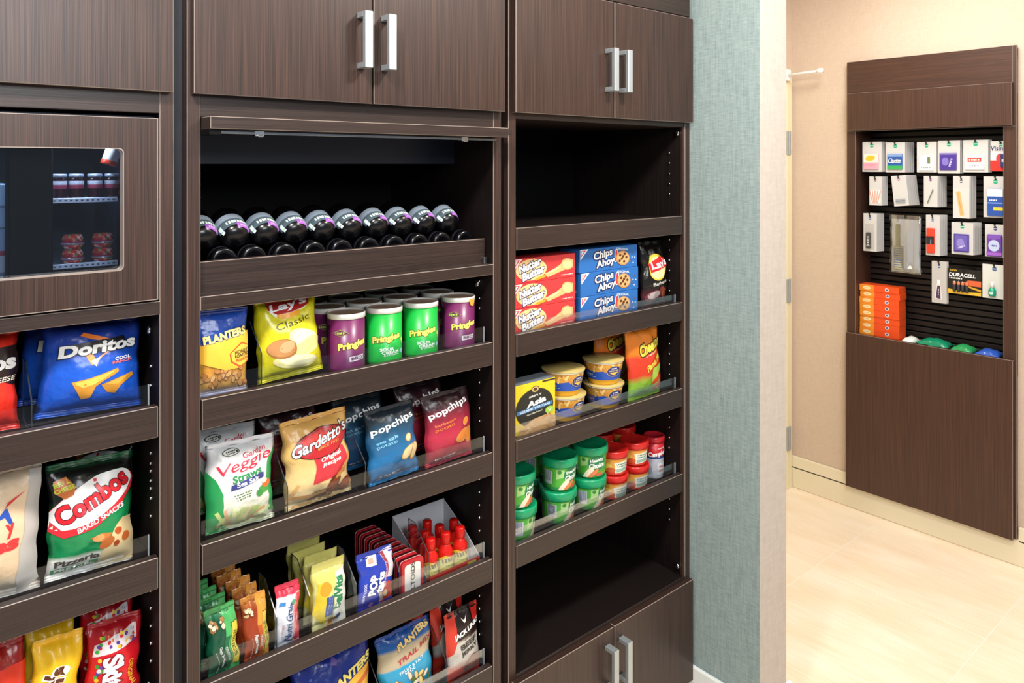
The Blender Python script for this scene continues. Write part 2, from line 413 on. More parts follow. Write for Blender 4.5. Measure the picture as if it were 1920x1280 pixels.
# baseboards
def bb(name, x0, x1, y0, y1, m_): return st(MB().box(x0, x1, y0, y1, 0, .158, m_, .004, 2).build(name))
m = MB(); m.box(WX-.014, WX, WY0-.014, .0, 0, .160, WHITE_T, .004, 2).box(WX, WX1+.014, WY0-.014, WY0, 0, .160, WHITE_T, .004, 2); st(m.build('baseboard_right'))
m = MB(); m.box(FX-.014, FX, -4, BY, 0, .112, CREAM, .003).box(FX-.014, FX, .335, BY, .10, .165, CREAM, .004, 2).box(FX-.014, FX, -4, -.388, .10, .165, CREAM, .004, 2); st(m.build('baseboard_far'))
m = MB(); m.box(WX1, DX0, BY-.014, BY, 0, .165, CREAM, .004, 2); st(m.build('baseboard_back'))
st(MB().box(-3, FX+.3, -4.2, BY+.3, 2.75, 2.80, CEIL).build('ceiling'))
# floor: grout bed and separate tiles
def tile_mat():
    m, nt, b, N, L = node_mat('cream_vein_cut_tile')
    tc = N('ShaderNodeTexCoord'); oi = N('ShaderNodeObjectInfo'); mp = N('ShaderNodeMapping'); mp.inputs['Scale'].default_value = (130, 6, 10)
    ad = N('ShaderNodeVectorMath'); ad.operation = 'ADD'; L(tc.outputs['Object'], ad.inputs[0])
    cx = N('ShaderNodeCombineXYZ'); L(oi.outputs['Random'], cx.inputs[1]); L(cx.outputs[0], ad.inputs[1]); L(ad.outputs[0], mp.inputs[0])
    n = N('ShaderNodeTexNoise'); n.inputs['Scale'].default_value = 1; n.inputs['Detail'].default_value = 3; L(mp.outputs[0], n.inputs[0])
    mp2 = N('ShaderNodeMapping'); mp2.inputs['Scale'].default_value = (7, 2.5, 3); L(ad.outputs[0], mp2.inputs[0]); n2 = N('ShaderNodeTexNoise'); n2.inputs['Scale'].default_value = 1; L(mp2.outputs[0], n2.inputs[0])
    mx = N('ShaderNodeMath'); mx.operation = 'MULTIPLY_ADD'; mx.inputs[1].default_value = .55; L(n2.outputs[0], mx.inputs[0])
    h = N('ShaderNodeMath'); h.operation = 'MULTIPLY'; h.inputs[1].default_value = .45; L(n.outputs[0], h.inputs[0]); L(h.outputs[0], mx.inputs[2])
    r = N('ShaderNodeValToRGB'); r.color_ramp.elements[0].position = .3; r.color_ramp.elements[1].position = .7
    r.color_ramp.elements[0].color = lin('#eed6b6'); r.color_ramp.elements[1].color = lin('#fbf0de'); L(mx.outputs[0], r.inputs[0]); L(r.outputs[0], b.inputs['Base Color'])
    b.inputs['Roughness'].default_value = .4
    return m
TILE = tile_mat(); GROUT = mat('#ece4d8', .85, name='tile_grout')
fl = st(MB().box(-3, FX+.1, -4, BY+.2, -.04, -.002, GROUT).build('floor'))
pitch, gap = .636, .004
tm = MB().box(0, 2*pitch-gap, 0, pitch-gap, -.012, 0, TILE, .0012).build('tile', fl)
first = True
for i in range(-4, 3):
    for j in range(-6, 1):
        x, y = FX-.66-2*pitch*(2-i)+2*pitch+(j % 2)*pitch, .169+j*pitch-pitch+gap/2
        y += pitch if False else 0
        if x > FX-.05 or x < -1.9 or y < -2.8: continue
        t = tm if first else tm.copy()
        if not first: COL.objects.link(t)
        t.location = (x, y, 0); first = False
for i in range(0, 2):
    for y in (.169+gap/2,):
        t = tm.copy(); COL.objects.link(t); t.location = (FX-.66-2*pitch*i, y, 0)
# alcove door in the back wall: frame, leaf, hinges
d = MB(); fr = mat('#e7ddb9', .4, name='cream_door_frame')
d.box(DX0, DX0+.05, BY-.012, BY+.11, 0, DZ, fr, .002).box(DX1-.05, DX1, BY-.012, BY+.11, 0, DZ, fr, .002).box(DX0+.0502, DX1-.0502, BY-.012, BY+.11, DZ-.05, DZ, fr, .002)
dr = st(d.build('door_1'))
MB().box(DX0+.053, DX1-.053, BY+.01, BY+.05, .01, DZ-.053, mat('#d9cda8', .45, name='cream_door_leaf'), .002).build('door_leaf', dr)
for zc in (Z_(1480, 268, BY), Z_(1480, 543, BY), Z_(1480, 818, BY)):
    MB().box(DX1-.052, DX1-.018, BY-.018, BY-.010, zc-.062, zc+.062, STEEL, .001).box(DX1-.040, DX1-.034, BY-.022, BY-.016, zc-.062, zc+.062, STEEL, .002).build('hinge', dr)
t = thing('door_closer', 'white door closer arm sticking out above the cream door frame', 'door closer', (3.60, BY-.012, Z_(1500, 134, .5)))
wp = mat('#eef0ee', .3, name='white_enamel')
MB().tube((0, 0, 0), (.0, -.20, .006), .006, wp).build('arm', t)
MB().box(-.03, .03, -.02, .0, -.03, .03, wp, .004).build('bracket', t)
MB().lathe([(0, -.205), (.011, -.205), (.013, -.195), (.013, -.180), (.008, -.176)], wp, 14, (0, 0, .006), 'y').build('end_cap', t)

# ================================================================== cabinets
DB, DT, FT = 1.8265, 2.1455, 2.60     # upper door bottom / top, cabinet top
CW = .733
HANDLE_ME = None
def handle(parent, x, z0, z1, y=-.02):
    m = MB()
    m.box(x-.009, x+.009, y-.036, y-.024, z0, z1, STEEL, .0012).box(x-.009, x+.009, y-.026, y, z0, z0+.012, STEEL, .0012).box(x-.009, x+.009, y-.026, y, z1-.012, z1, STEEL, .0012)
    return m.build('handle', parent)
def cabinet_shell(x0, label, floor_z=.02):
    c = thing('snack_cabinet', label, 'cabinet', (0, 0, 0)); x1 = x0+CW
    def B(n, *a, **k): return MB().box(*a, **k).build(n, c)
    for s in ((x0, x0+.0237), (x1-.0237, x1)):
        B('side_panel', s[0], s[1], .0, .50, floor_z, FT, WOOD_V, bev=.0012, edge=EDGE)
    B('side_shade_skin', x0+.0237, x0+.0241, .004, .47, floor_z, FT-.03, WOOD_SHADE); B('side_shade_skin', x1-.0241, x1-.0237, .004, .47, floor_z, FT-.03, WOOD_SHADE)  # thin skins added to darken the inner side faces as if shaded
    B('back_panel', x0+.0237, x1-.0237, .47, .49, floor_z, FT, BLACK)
    B('top_panel', x0+.0237, x1-.0237, .002, .47, FT-.024, FT, WOOD_H)
    B('valance', x0+.0237, x1-.0237, -.018, .0, DT+.003, FT, WOOD_H, bev=.001)
    return c
def upper_doors(c, xa, xm, xb):
    for a, b, hx in ((xa, xm-.0018, xm-.029), (xm+.0018, xb, xm+.027)):
        d = MB().box(a, b, -.02, -.0015, DB, DT, WOOD_V, .0012, 1, EDGE).build('door', c); handle(d, hx, 1.897, 2.013)
def pin(parent, x, y, z, r=.0032, left=False):
    m = MB(); m.lathe([(0, 0), (r, 0), (r, .003), (r*.6, .0045), (0, .0045)], CHROME, 10, (0, 0, 0), 'x')
    o = m.build('shelf_pin', parent); o.location = (x-.0045, y, z); return o
def pins(c, x, zs, y=.052):
    p0 = None
    for z in zs:
        if p0 is None: p0 = pin(c, x, y, z)
        else:
            q = p0.copy(); COL.objects.link(q); q.location = (x-.0045, y, z); q.parent = c
def tray(c, xa, xb, zt, div=(), riser=.035, lip=.055, dh=.10, drop=.012):
    """slide-out shelf: board, front lip, clear riser and clear dividers"""
    t = MB().box(xa+.003, xb-.003, .018, .45, zt-drop-.018, zt-drop, WOOD_SHADE, .0008).build('shelf', c)
    MB().box(xa+.003, xb-.003, .0, .0178, zt-lip, zt, WOOD_H, .001, 1, EDGE).build('front_lip', t)
    if riser:
        MB().box(xa+.008, xb-.012, .020, .0222, zt-drop+.0005, zt+riser, ACRYL).build('acrylic_riser', t)
        MB().box(xb-.0145, xb-.012, .0193, .0230, zt-drop+.0005, zt+riser+.0005, mat('#8d979d', .2, 0, .8, name='acrylic_end'), .0006).build('riser_clip', t)
    for x, h in div:
        m = MB(); y0, y1 = .026, .115; k = .03
        vs_ = [(x, y0, zt-drop+.0005), (x, y1, zt-drop+.0005), (x, y1, zt+h+.022), (x, y0+.06, zt+h+.022), (x, y0, zt+h-k)]
        m.poly(vs_+[(a+.002, b, z) for a, b, z in vs_], [(0, 1, 2, 3, 4), (9, 8, 7, 6, 5)], ACRYL)
        ed = [(0, 5, 6, 1), (1, 6, 7, 2), (2, 7, 8, 3), (3, 8, 9, 4), (4, 9, 5, 0)]
        m.poly(vs_+[(a+.002, b, z) for a, b, z in vs_], ed, ACRYL_E); m.build('divider', t)
    return t
TZ = (1.2735, 1.0085, .7495, .4915)            # lip tops of the open rows
DROP = (.012, .018, .024, .030); SH = [TZ[0]-.0025-.012, TZ[1]-.0025-.018, TZ[2]-.024, TZ[3]-.030]; SL_ = [TZ[0]+.0025-.012, TZ[1]+.002-.018, TZ[2]-.024]                      # what the goods stand on
LX, MX, RX = .4045-CW, .4268, 1.1837
# ---- left unit
cl = cabinet_shell(LX, 'dark wood cabinet with a glass-fronted fridge at the left edge')
la, lb = LX+.0237, .3823-.0010
upper_doors(cl, LX+.006, LX+CW/2, .3987)
MB().box(la, lb+.001, .001, .02, 1.790, 1.83, WOOD_H, .0008).build('rail', cl)
MB().box(la, lb+.001, .0, .45, 1.4365, 1.4595, WOOD_H, .001, 1, EDGE).build('rail', cl)
# fridge door with a rounded window, glass and what is inside
def ring_door(c, x0, x1, z0, z1, wx0, wx1, wz0, wz1, rad, y0, y1, name):
    m = MB(); n = 6; inner = []
    for cx, cz, a0 in ((wx1-rad, wz0+rad, -90), (wx1-rad, wz1-rad, 0), (wx0+rad, wz1-rad, 90), (wx0+rad, wz0+rad, 180)):
        for k in range(n+1):
            a = R_(a0+90*k/n); inner.append((cx+rad*math.cos(a), cz+rad*math.sin(a)))
    outer = []
    M = n+1
    cor = ((x1, z0), (x1, z1), (x0, z1), (x0, z0))
    vs_ = [(x, y0, z) for x, z in inner]+[(x, y0, z) for x, z in cor]; N0 = len(inner); fs = []
    for q in range(4):
        for k in range(n): fs.append((q*M+k, N0+q, q*M+k+1))
        fs.append((q*M+n, N0+q, N0+(q+1) % 4, ((q+1)*M) % N0))
    m.poly(vs_, fs, WOOD_V)
    vs2 = [(x, y1, z) for x, y, z in vs_]; m.poly(vs2, [f[::-1] for f in fs], WOOD_V)
    m.poly([(x, y0, z) for x, z in cor]+[(x, y1, z) for x, z in cor], [(k, (k+1) % 4, 4+(k+1) % 4, 4+k) for k in range(4)], EDGE)
    g = N0
    m.poly([(x, y0, z) for x, z in inner]+[(x, y1, z) for x, z in inner], [(k, g+k, g+(k+1) % g, (k+1) % g) for k in range(g)], EDGE)
    # fine light edge bead round the opening
    b = .0012
    m.poly([(x, y0-.0004, z) for x, z in inner]+[(x+(b if x > (wx0+wx1)/2 else -b), y0-.0004, z+(b if z > (wz0+wz1)/2 else -b)) for x, z in inner], [(k, (k+1) % g, g+(k+1) % g, g+k) for k in range(g)], EDGE)
    e_ = .0011
    for q in ((x0, x1, z0, z0+e_), (x0, x1, z1-e_, z1), (x0, x0+e_, z0+e_, z1-e_), (x1-e_, x1, z0+e_, z1-e_)): m.box(q[0], q[1], y0-.0004, y0-.0001, q[2], q[3], EDGE)
    return m.build(name, c)
fx0 = LX+.0257
FZ=0
fd = ring_door(cl, fx0, .3772, 1.4635, 1.7805, fx0+.058, .3215, 1.5205, 1.7265, .008, -.004, .018, 'fridge_door')
MB().box(fx0+.05, .330, .018, .021, 1.512, 1.735, GLASS).build('glass_pane', fd)
LIN = mat('#24324c', .5, name='fridge_liner')
m = MB(); m.box(la, lb, .455, .465, 1.46, 1.79, LIN).box(la, lb, .03, .455, 1.775, 1.785, LIN).box(la, lb, .03, .455, 1.4605, 1.466, LIN).box(lb-.012, lb-.002, .03, .455, 1.466, 1.775, LIN); m.build('fridge_liner', cl)
MB().box(X_(15, .05), X_(100, .05), .05, .09, 1.467, 1.774, BLACK, .003).build('centre_post', cl)
RAILM = mat('#b8c8e2', .3, name='fridge_shelf_strip'); SLOT = mat('#3a4658', .5, name='slot')
FS = []
for v0, v1, u in ((370.5, 381, 160), (487, 503, 160)):
    Yr = .10; x0, x1 = X_(96, Yr), X_(221, Yr); zt = Z_(u, v0+(0 if v0 < 400 else 5), Yr); zl = zt-.0085
    s = MB().box(x0, x1, Yr, Yr+.003, zl, zt, RAILM, .0006).box(x0, x1, Yr+.003, .45, zl, zl+.004, mat('#57677c', .3, name='fridge_shelf')).build('fridge_shelf', cl)
    mm = MB()
    for k in range(12): mm.box(x0+.003+k*(x1-x0)/12.4, x0+.007+k*(x1-x0)/12.4, Yr-.0004, Yr, (zl+zt)/2-.0012, (zl+zt)/2+.0012, SLOT)
    mm.build('slot_row', s); FS.append(zl+.004)
for k, z in enumerate((TZ[0]+.0025, TZ[1]+.002, TZ[2])):
    tray(cl, la, lb, z, [(.1925, .07)] if k == 0 else [], drop=DROP[k])
pins(cl, lb+.001, [1.40, 1.335, 1.30]+[1.21-.032*k for k in range(4)]+[1.16-.032*k for k in range(4)]+[.93-.032*k for k in range(5)])
MB().box(LX+.006, LX+CW/2-.002, -.02, -.0015, .10, .40, WOOD_V, .0012, 1, EDGE).build('door', cl)
MB().box(LX+CW/2+.002, LX+CW-.006, -.02, -.0015, .10, .40, WOOD_V, .0012, 1, EDGE).build('door', cl)
# ---- centre unit
cm = cabinet_shell(MX, 'dark wood cabinet between the fridge cabinet and the cookie cabinet')
ma, mb_ = MX+.0237, MX+CW-.0237
upper_doors(cm, .433, .795, 1.1567)
MB().box(ma, mb_, .001, .018, 1.7865, 1.83, WOOD_H, .0008).build('rail', cm)
f = MB().box(ma+.001, mb_+.006, -.05, .0, 1.7635, 1.7855, WOOD_H, .001, 1, EDGE).box(ma+.003, mb_-.003, .0, .34, 1.7665, 1.7845, WOOD_H).build('lift_up_flap', cm)
MB().box(mb_+.006, mb_+.018, -.05, -.028, 1.770, 1.7855, WOOD_H, .0008).build('flap_end_tab', f)
m = MB(); yb = -.03; m.box(ma+.012, mb_-.022, yb-.008, yb+.004, 1.7555, 1.7605, mat('#8d949c', .25, 1, name='aluminium_track'), .0006).build('aluminium_track', f)
for xq in (X_(483, -.03), X_(867, -.03)):
    MB().box(xq-.009, xq+.009, yb-.011, yb+.004, 1.7525, 1.7625, CHROME, .001).box(xq-.004, xq+.006, yb-.013, yb, 1.7505, 1.7545, CHROME, .0008).build('track_clip', f)
MB().box(ma+.0005, ma+.022, -.045, .01, 1.7525, 1.7630, BLACK, .001).build('flap_roller', f)
MB().box(ma+.001, mb_-.001, .16, .172, 1.701, 1.7655, mat('#171b29', .35, name='navy_fascia')).build('inner_fascia', cm)
m = MB().box(ma, mb_, .0, .45, 1.4335, 1.4590, WOOD_H, .001, 1, EDGE).build('bottle_shelf', cm)
MB().box(ma+.002, mb_-.004, .028, .046, 1.4590, Z_(640, 469, .03), WOOD_H, .001, 1, EDGE).build('bottle_rail', m)
MB().box(mb_-.014, mb_-.004, .018, .028, 1.4592, 1.475, CHROME, .001).build('rail_bracket', m)
dv = ([(.5735, .09)], [(.6265, .08), (.8020, .08)], [(.6040, .085), (.6740, .10), (.7800, .085), (.8885, .075), (.9665, .085)], [(.8420, .08), (1.0140, .08)])
for k in range(4): tray(cm, ma, mb_, TZ[k]-(.0025 if k < 2 else 0), dv[k], drop=DROP[k])
pins(cm, mb_, [1.412, 1.37, 1.345]+[1.195-.032*k for k in range(5)]+[.925-.032*k for k in range(5)]+[.67-.032*k for k in range(5)])
MB().box(MX+.006, MX+CW/2-.002, -.02, -.0015, .10, .40, WOOD_V, .0012, 1, EDGE).build('door', cm)
MB().box(MX+CW/2+.002, MX+CW-.006, -.02, -.0015, .10, .40, WOOD_V, .0012, 1, EDGE).build('door', cm)
# ---- right unit
cr = cabinet_shell(RX, 'dark wood cabinet beside the blue wall with an empty top and bottom bay')
ra, rb = RX+.0237, RX+CW-.0237-.008
MB().box(rb, RX+CW-.0242, .0, .012, .42, 1.827, WOOD_V, .0008).box(rb, RX+CW-.0242, .0125, .465, .42, 1.827, WOOD_SHADE).build('inner_stile', cr)
upper_doors(cr, 1.1905, 1.548, 1.9080)
MB().box(ra, rb+.008, .0, .45, 1.8125, 1.83, WOOD_H, .0008).build('rail', cr)
for k, (z, r, dvv) in enumerate(((1.5415, 0, ()), (1.2775, .022, ()), (1.0145, .03, [(1.5415, .055)]), (.7530, .03, [(1.3585, .075)]))):
    tray(cr, ra, rb, z, dvv, r, drop=(.008, .012, .018, .024)[k])
pins(cr, rb, [1.735-.032*k for k in range(5)]+[1.465-.032*k for k in range(6)]+[1.205-.032*k for k in range(6)]+[.945-.032*k for k in range(5)]+[.69-.032*k for k in range(4)])
m = MB(); m.lathe([(0, 0), (.008, 0), (.009, .003), (.006, .007), (0, .008)], CHROME, 14, (0, 0, 0), 'x')
b0 = m.build('shelf_bumper', cr); b0.location = (rb-.008, .02, 1.795)
for z in (.462,):
    q = b0.copy(); COL.objects.link(q); q.parent = cr; q.location = (rb-.008, .02, z)
q = b0.copy(); COL.objects.link(q); q.parent = cm; q.location = (mb_-.008, .06, 1.405)
q = b0.copy(); COL.objects.link(q); q.parent = cl; q.location = (lb-.008, .05, 1.402)
MB().box(ra, rb+.008, -.0005, .47, .4165, .4365, WOOD_SHADE, .001, 1, WOOD_H).build('bay_floor', cr)
MB().box(ra, rb+.008, -.001, .018, .4200, .4345, WOOD_H, .001).build('rail', cr)
for a, b, hx in ((1.1905, 1.5462, 1.519), (1.5498, 1.9080, 1.575)):
    dd = MB().box(a, b, -.02, -.0015, .12, .4285, WOOD_V, .0012, 1, EDGE).build('door', cr); handle(dd, hx, .275, .391)
# fillers and plinth between the units
for x0, x1 in ((LX+CW, MX), (MX+CW, RX)):
    st(MB().box(x0+.0004, x1-.0004, .025, .05, .02, FT, NAVY).build('trim_1' if x0 < .5 else 'trim_2'))
st(MB().box(LX, RX+CW, .04, .06, 0, .10, BLACK).build('trim_3'))

fl_ = bpy.data.lights.new('fridge_lamp', 'AREA'); fl_.shape = 'RECTANGLE'; fl_.size = .16; fl_.size_y = .02; fl_.energy = .75; fl_.color = (.72, .84, 1)
flo = bpy.data.objects.new('fridge_lamp', fl_); COL.objects.link(flo); flo.location = (.25, .098, 1.768); flo.rotation_euler = (R_(-8), 0, 0)
# ================================================================== wall display with peg goods
dw = thing('sundries_display', 'tall dark wood sundries display set into the beige wall', 'display')
XF, XP, XB = 3.66, 3.64, 3.83; SZ = .835
ya, yb_ = .335, -.386                      # outer edges (ya is the left one in the photograph)
def D(n, *a, **k): return MB().box(*a, **k).build(n, dw)
D('side_panel', XF, XF+.05, .2925, ya, .118, 1.8595, WOOD_D, bev=.001, edge=EDGE)
D('side_panel', XF, XF+.02, yb_, -.338, .118, 1.8595, WOOD_D, bev=.001, edge=EDGE)
D('side_panel', XF+.001, XF+.02, yb_, -.373, 1.86, 2.2025, WOOD_D, bev=.001, edge=EDGE)
D('top_panel', XF, XF+.029, -.3725, ya, 1.86, 2.2025, WOOD_DH, bev=.001, edge=EDGE)
D('valance', XP, XF-.0005, -.375, .3255, 1.8645, 2.0455, WOOD_D, bev=.001, edge=EDGE)
D('kick_panel', XP, XF-.0005, -.3785, .332, .116, .8725, WOOD_D, bev=.001, edge=EDGE)
D('reveal', XF+.05, XB, .2925, .304, .80, 2.0, WOOD_D); D('reveal', XF+.021, XB, -.3835, -.376, .80, 2.0, WOOD_D)
D('bottom_shelf', XP+.04, XB, -.376, .2925, SZ-.015, SZ, WOOD_D)
D('canopy', XF+.05, XB, -.376, .2925, 1.90, 1.91, WOOD_D)
D('backing', XB+.005, XB+.02, -.38, .304, .775, 1.91, BLACK)
SL = mat('#1d1512', .45, name='slatwall_slat')
ns = int((1.90-SZ)/.0285); s0 = None
for k in range(ns):
    z = SZ+k*.0285
    if s0 is None:
        s0 = MB().box(0, .009, -.375, .2925, .003, .0245, SL, .002).build('slat', dw); q = s0
    else: q = s0.copy(); COL.objects.link(q); q.parent = dw
    q.location = (XB-.004, 0, z)
PEG = mat('#0c0c0d', .35, name='black_peg')
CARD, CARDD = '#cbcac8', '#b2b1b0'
def hook(x1, y, z, lab):
    o = thing('peg_hook', lab, 'hook', (XB-.004, y, z), (0, 0, R_(-90)), 'black peg hooks of the sundries display')
    L = XB-.004-x1
    MB().tube((0, .0, 0), (0, -L, 0), .0022, PEG).tube((0, -L, 0), (0, -L-.003, .010), .0022, PEG).build('prong', o)
    MB().box(-.008, .008, -.004, 0, -.010, .010, PEG, .001).build('clip', o)
    MB().box(-.004, .004, -L-.004, -L-.002, .006, .014, PEG, .0008).build('end_stop', o)
    return o
def card_mesh(W, H, base, hole=True, th=.0012):
    m = MB(); m.box(-W/2, W/2, 0, th, -H+.012, .012, mat(base, .5), .0004); return m
def peg(name, label, cat, px, art, n=1, bulge=None, dx=.014, swing=0, base=CARD, dot='#19a979', clear_bag=False, XC=3.695, lab_back=None):
    """n carded packets hanging one behind the other from a peg; px = pixel box of the front card"""
    u0, v0, u1, v1 = px; yl, zt = AX(u0, v0, XC); yr, _ = AX(u1, v0, XC); _, zb = AX((u0+u1)/2, (v0+v1)/2+(v1-v0)/2, XC)
    _, ztc = AX((u0+u1)/2, v0, XC)
    W, H = yl-yr, ztc-zb; yc = (yl+yr)/2; zh = ztc-.012
    base_o = None
    hook(XC-.006, yc, zh+.002, 'black peg hook holding the '+lab_back if lab_back else 'black peg hook')
    for k in range(n):
        if k == 0:
            o = thing(name, label, cat, (XC, yc, zh), (0, R_(swing), R_(-90)))
            card_mesh(W, H, base).build('card', o)
            sf = Surf(W, H, lambda x, z, e: Vector((x, -e, z-H+.012)))
            L = [E(0, .925, .055, .012*W/H*4, '#1c1c1e', part='hang_hole'), E(0, .875, .10, .10*W/H, dot, part='brand_dot'), RC(-.10, .868, .10, .882, '#f2f2f2', part='brand_dot')] if not clear_bag else []
            printed(L+art, sf, o, .45, .0006)
            if bulge:
                bx0, bz0, bx1, bz1, col, thk, rd = bulge
                MB().box(bx0*W, bx1*W, -thk, -.0003, bz0*H-H+.012, bz1*H-H+.012, mat(col, .35), min(rd, thk*.45, (bx1-bx0)*W*.45), 2).build('packet', o)
                sf2 = Surf((bx1-bx0)*W, (bz1-bz0)*H, lambda x, z, e: Vector((x+(bx0+bx1)/2*W, -thk-e, z+bz0*H-H+.012)))
                if len(bulge_art.get(label, [])): printed([dict(l, part='packet_print') for q in bulge_art[label] for l in (q if isinstance(q, list) else [q])], sf2, o, .4, .0004)
            base_o = o
        else:
            if k == 1:
                o = thing(name, '', cat, (XC+dx, yc, zh), (0, R_(swing), R_(-90)))
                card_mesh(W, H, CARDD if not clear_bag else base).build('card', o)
                proto = o
            else: o = copy_tree(proto)
            o.location = (XC+dx*k, yc-.0026*k, zh)
            o['label'] = ['', 'first', 'second', 'third', 'fourth', 'fifth', 'sixth'][k]+' grey card behind the '+lab_back; o['group'] = 'cards behind the '+lab_back
    return base_o
bulge_art = {}
def pk(label, bulge, arts): bulge_art[label] = arts; return bulge
l = 'card with a pink and yellow sachet, top left of the display'
peg('sachet_card', l, 'packet', (1617, 266, 1653, 322), [], 4, pk(l, (-.40, .08, .36, .60, '#e9a3b4', .006, .002), [RC(-.5, .45, .5, 1, '#f4e3d0'), E(-.05, .72, .33, .18, '#e8b92c', 10), G(0, .28, .7, .12, '#d98aa0')]), .014, dot='#22a878', lab_back='pink and yellow sachet')
l = 'card with a blue and green allergy sachet, second on the top peg row'
peg('sachet_card', l, 'packet', (1661, 267, 1697, 323), [], 6, pk(l, (-.40, .10, .38, .62, '#2456a8', .006, .002), [RC(-.5, 0, .5, .24, '#35a852'), T('Claritin', 0, .55, .85, .30, '#ffffff', 0, .2, out='#173a80'), RC(-.5, .82, .5, 1, '#7f9fd0')]), .014, lab_back='blue and green allergy sachet')
l = 'card with a small white packet, third on the top peg row'
peg('sachet_card', l, 'packet', (1719, 266, 1756, 323), [], 3, pk(l, (-.36, .06, .36, .56, '#eef0ee', .005, .002), [RC(.08, .45, .28, .9, '#6e7a4c'), G(0, .2, .7, .06, '#8a8f90')]), .014, lab_back='small white packet')
l = 'card with a square purple sachet, fourth on the top peg row'
peg('sachet_card', l, 'packet', (1759, 263, 1800, 325), [], 3, pk(l, (-.42, .10, .36, .62, '#4b3a94', .006, .002), [E(-.15, .5, .2, .24, '#7f74c4'), G(.16, .45, .5, .12, '#cfc6f0', 75), RC(-.5, .9, .5, 1, '#8076b8')]), .014, lab_back='square purple sachet')
l = 'card with a white packet and red banner, fifth on the top peg row'
peg('sachet_card', l, 'packet', (1806, 262, 1853, 323), [], 3, pk(l, (-.42, .08, .36, .56, '#f1efec', .005, .002), [RC(-.35, .5, .35, .78, '#d8452e'), G(0, .64, .55, .12, '#ffffff'), G(0, .25, .5, .06, '#909090')]), .014, lab_back='white packet with red banner')
l = 'red and white eye drop card in the top right corner of the display'
peg('eye_drop_card', l, 'packet', (1857, 264, 1896, 321), [RC(-.5, 0, .5, .35, '#d9322b'), T('Visine', -.1, .76, .75, .16, '#1f2c63', 0, .15), RC(-.5, .36, .5, .62, '#dfe3ec'), E(.0, .42, .22, .17, '#c93a34')], 1, pk(l, (0.02, .12, .32, .58, '#26356e', .012, .004), [G(0, .5, .5, .2, '#ffffff', 0, 3)]), lab_back='red and white eye drops')
l = 'card with pink and white cotton swabs, left end of the second peg row'
a = peg('swab_card', l, 'packet', (1630, 331, 1653, 385), [RC(-.42, .08, .42, .55, '#efe6e2')]+[RC(-.38+.16*k, .08, -.31+.16*k, .52, '#e2917f', 14-7*k) for k in range(5)], 4, None, .016, dot='#8b5a5a', lab_back='pink and white cotton swabs')
l = 'card with a nail clipper, second on the middle peg row'
peg('nail_clipper_card', l, 'packet', (1671, 329, 1699, 386), [], 7, pk(l, (-.34, .10, .30, .24, '#9ea2a6', .005, .002), [RC(-.5, .4, .5, .55, '#5a5e62')]), .013, -6, dot='#8a3a8c', lab_back='nail clipper')
l = 'card with steel tweezers, third on the middle peg row'
peg('tweezers_card', l, 'packet', (1732, 330, 1758, 388), [P([(-.28, .12), (-.20, .10), (.22, .55), (.16, .60)], '#6f7468'), P([(-.20, .10), (-.14, .10), (.24, .50), (.22, .55)], '#b9bdb4')], 6, None, .014, dot='#8a3a8c', lab_back='steel tweezers')
l = 'long card with an orange comb, fourth on the middle peg row'
peg('comb_card', l, 'packet', (1787, 330, 1818, 409), [RC(-.5, 0, .5, .72, '#d2cfca'), RC(-.20, .06, .06, .64, '#e6b277', 9), RC(-.10, .08, -.06, .60, '#c98f55', 9)], 5, None, .012, dot='#3d3a52', lab_back='orange comb')
l = 'card with a blue and white carton at the right end of the second peg row'
peg('carton_card', l, 'packet', (1844, 331, 1890, 408), [], 2, pk(l, (-.30, .05, .34, .70, '#2c53a6', .014, .001), [RC(-.5, .72, .5, 1, '#eceff2'), G(-.1, .58, .5, .06, '#ffffff'), RC(-.1, .2, .5, .32, '#e9c93c'), RC(-.5, .45, .5, .5, '#6f90d6')]), .014, lab_back='blue and white carton')
l = 'card with a small dark bottle, left end of the third peg row'
peg('bottle_card', l, 'packet', (1619, 400, 1644, 471), [RC(-.4, .05, .3, .72, '#b9b7b4')], 5, pk(l, (-.26, .08, .10, .50, '#43413f', .012, .004), [G(0, .5, .6, .3, '#c8c8c8', 90), RC(-.5, .15, .5, .2, '#8a8a8a')]), .014, dot='#3f5ea0', lab_back='small dark bottle')
l = 'card with a red and black shaving stick, third on the third peg row'
peg('stick_card', l, 'packet', (1736, 403, 1762, 479), [], 5, pk(l, (-.40, .06, .18, .68, '#e2452c', .014, .004), [RC(-.5, .36, .5, .66, '#2b2a2d'), G(.1, .46, .2, .12, '#9fb6d4', 80), RC(-.5, .66, .5, .69, '#a8281a')]), .015, dot='#4a6ba8', lab_back='red and black shaving stick')
l = 'card with a square purple sachet below the orange comb'
peg('sachet_card', l, 'packet', (1784, 417, 1825, 477), [], 6, pk(l, (-.38, .08, .32, .64, '#4d3d97', .006, .002), [RC(-.42, .08, .42, .92, '#6a5db0'), E(-.05, .5, .25, .25, '#8d84cc'), G(.05, .3, .5, .1, '#d7d0f2', 20)]), .012, lab_back='lower square purple sachet')
l = 'card with a purple deodorant stick at the right end of the third peg row'
peg('stick_card', l, 'packet', (1847, 421, 1886, 482), [], 2, pk(l, (-.38, .02, .36, .70, '#6a3fa3', .016, .006), [E(0, .5, .36, .26, '#b9c8e6'), G(0, .5, .4, .08, '#4b3a94'), RC(-.5, .06, .5, .2, '#9a5fc4'), E(0, .9, .45, .12, '#7b52b4')]), .016, dot='#4a4a7a', lab_back='purple deodorant stick')
l = 'narrow card with a small toothpaste tube on the lowest pegs'
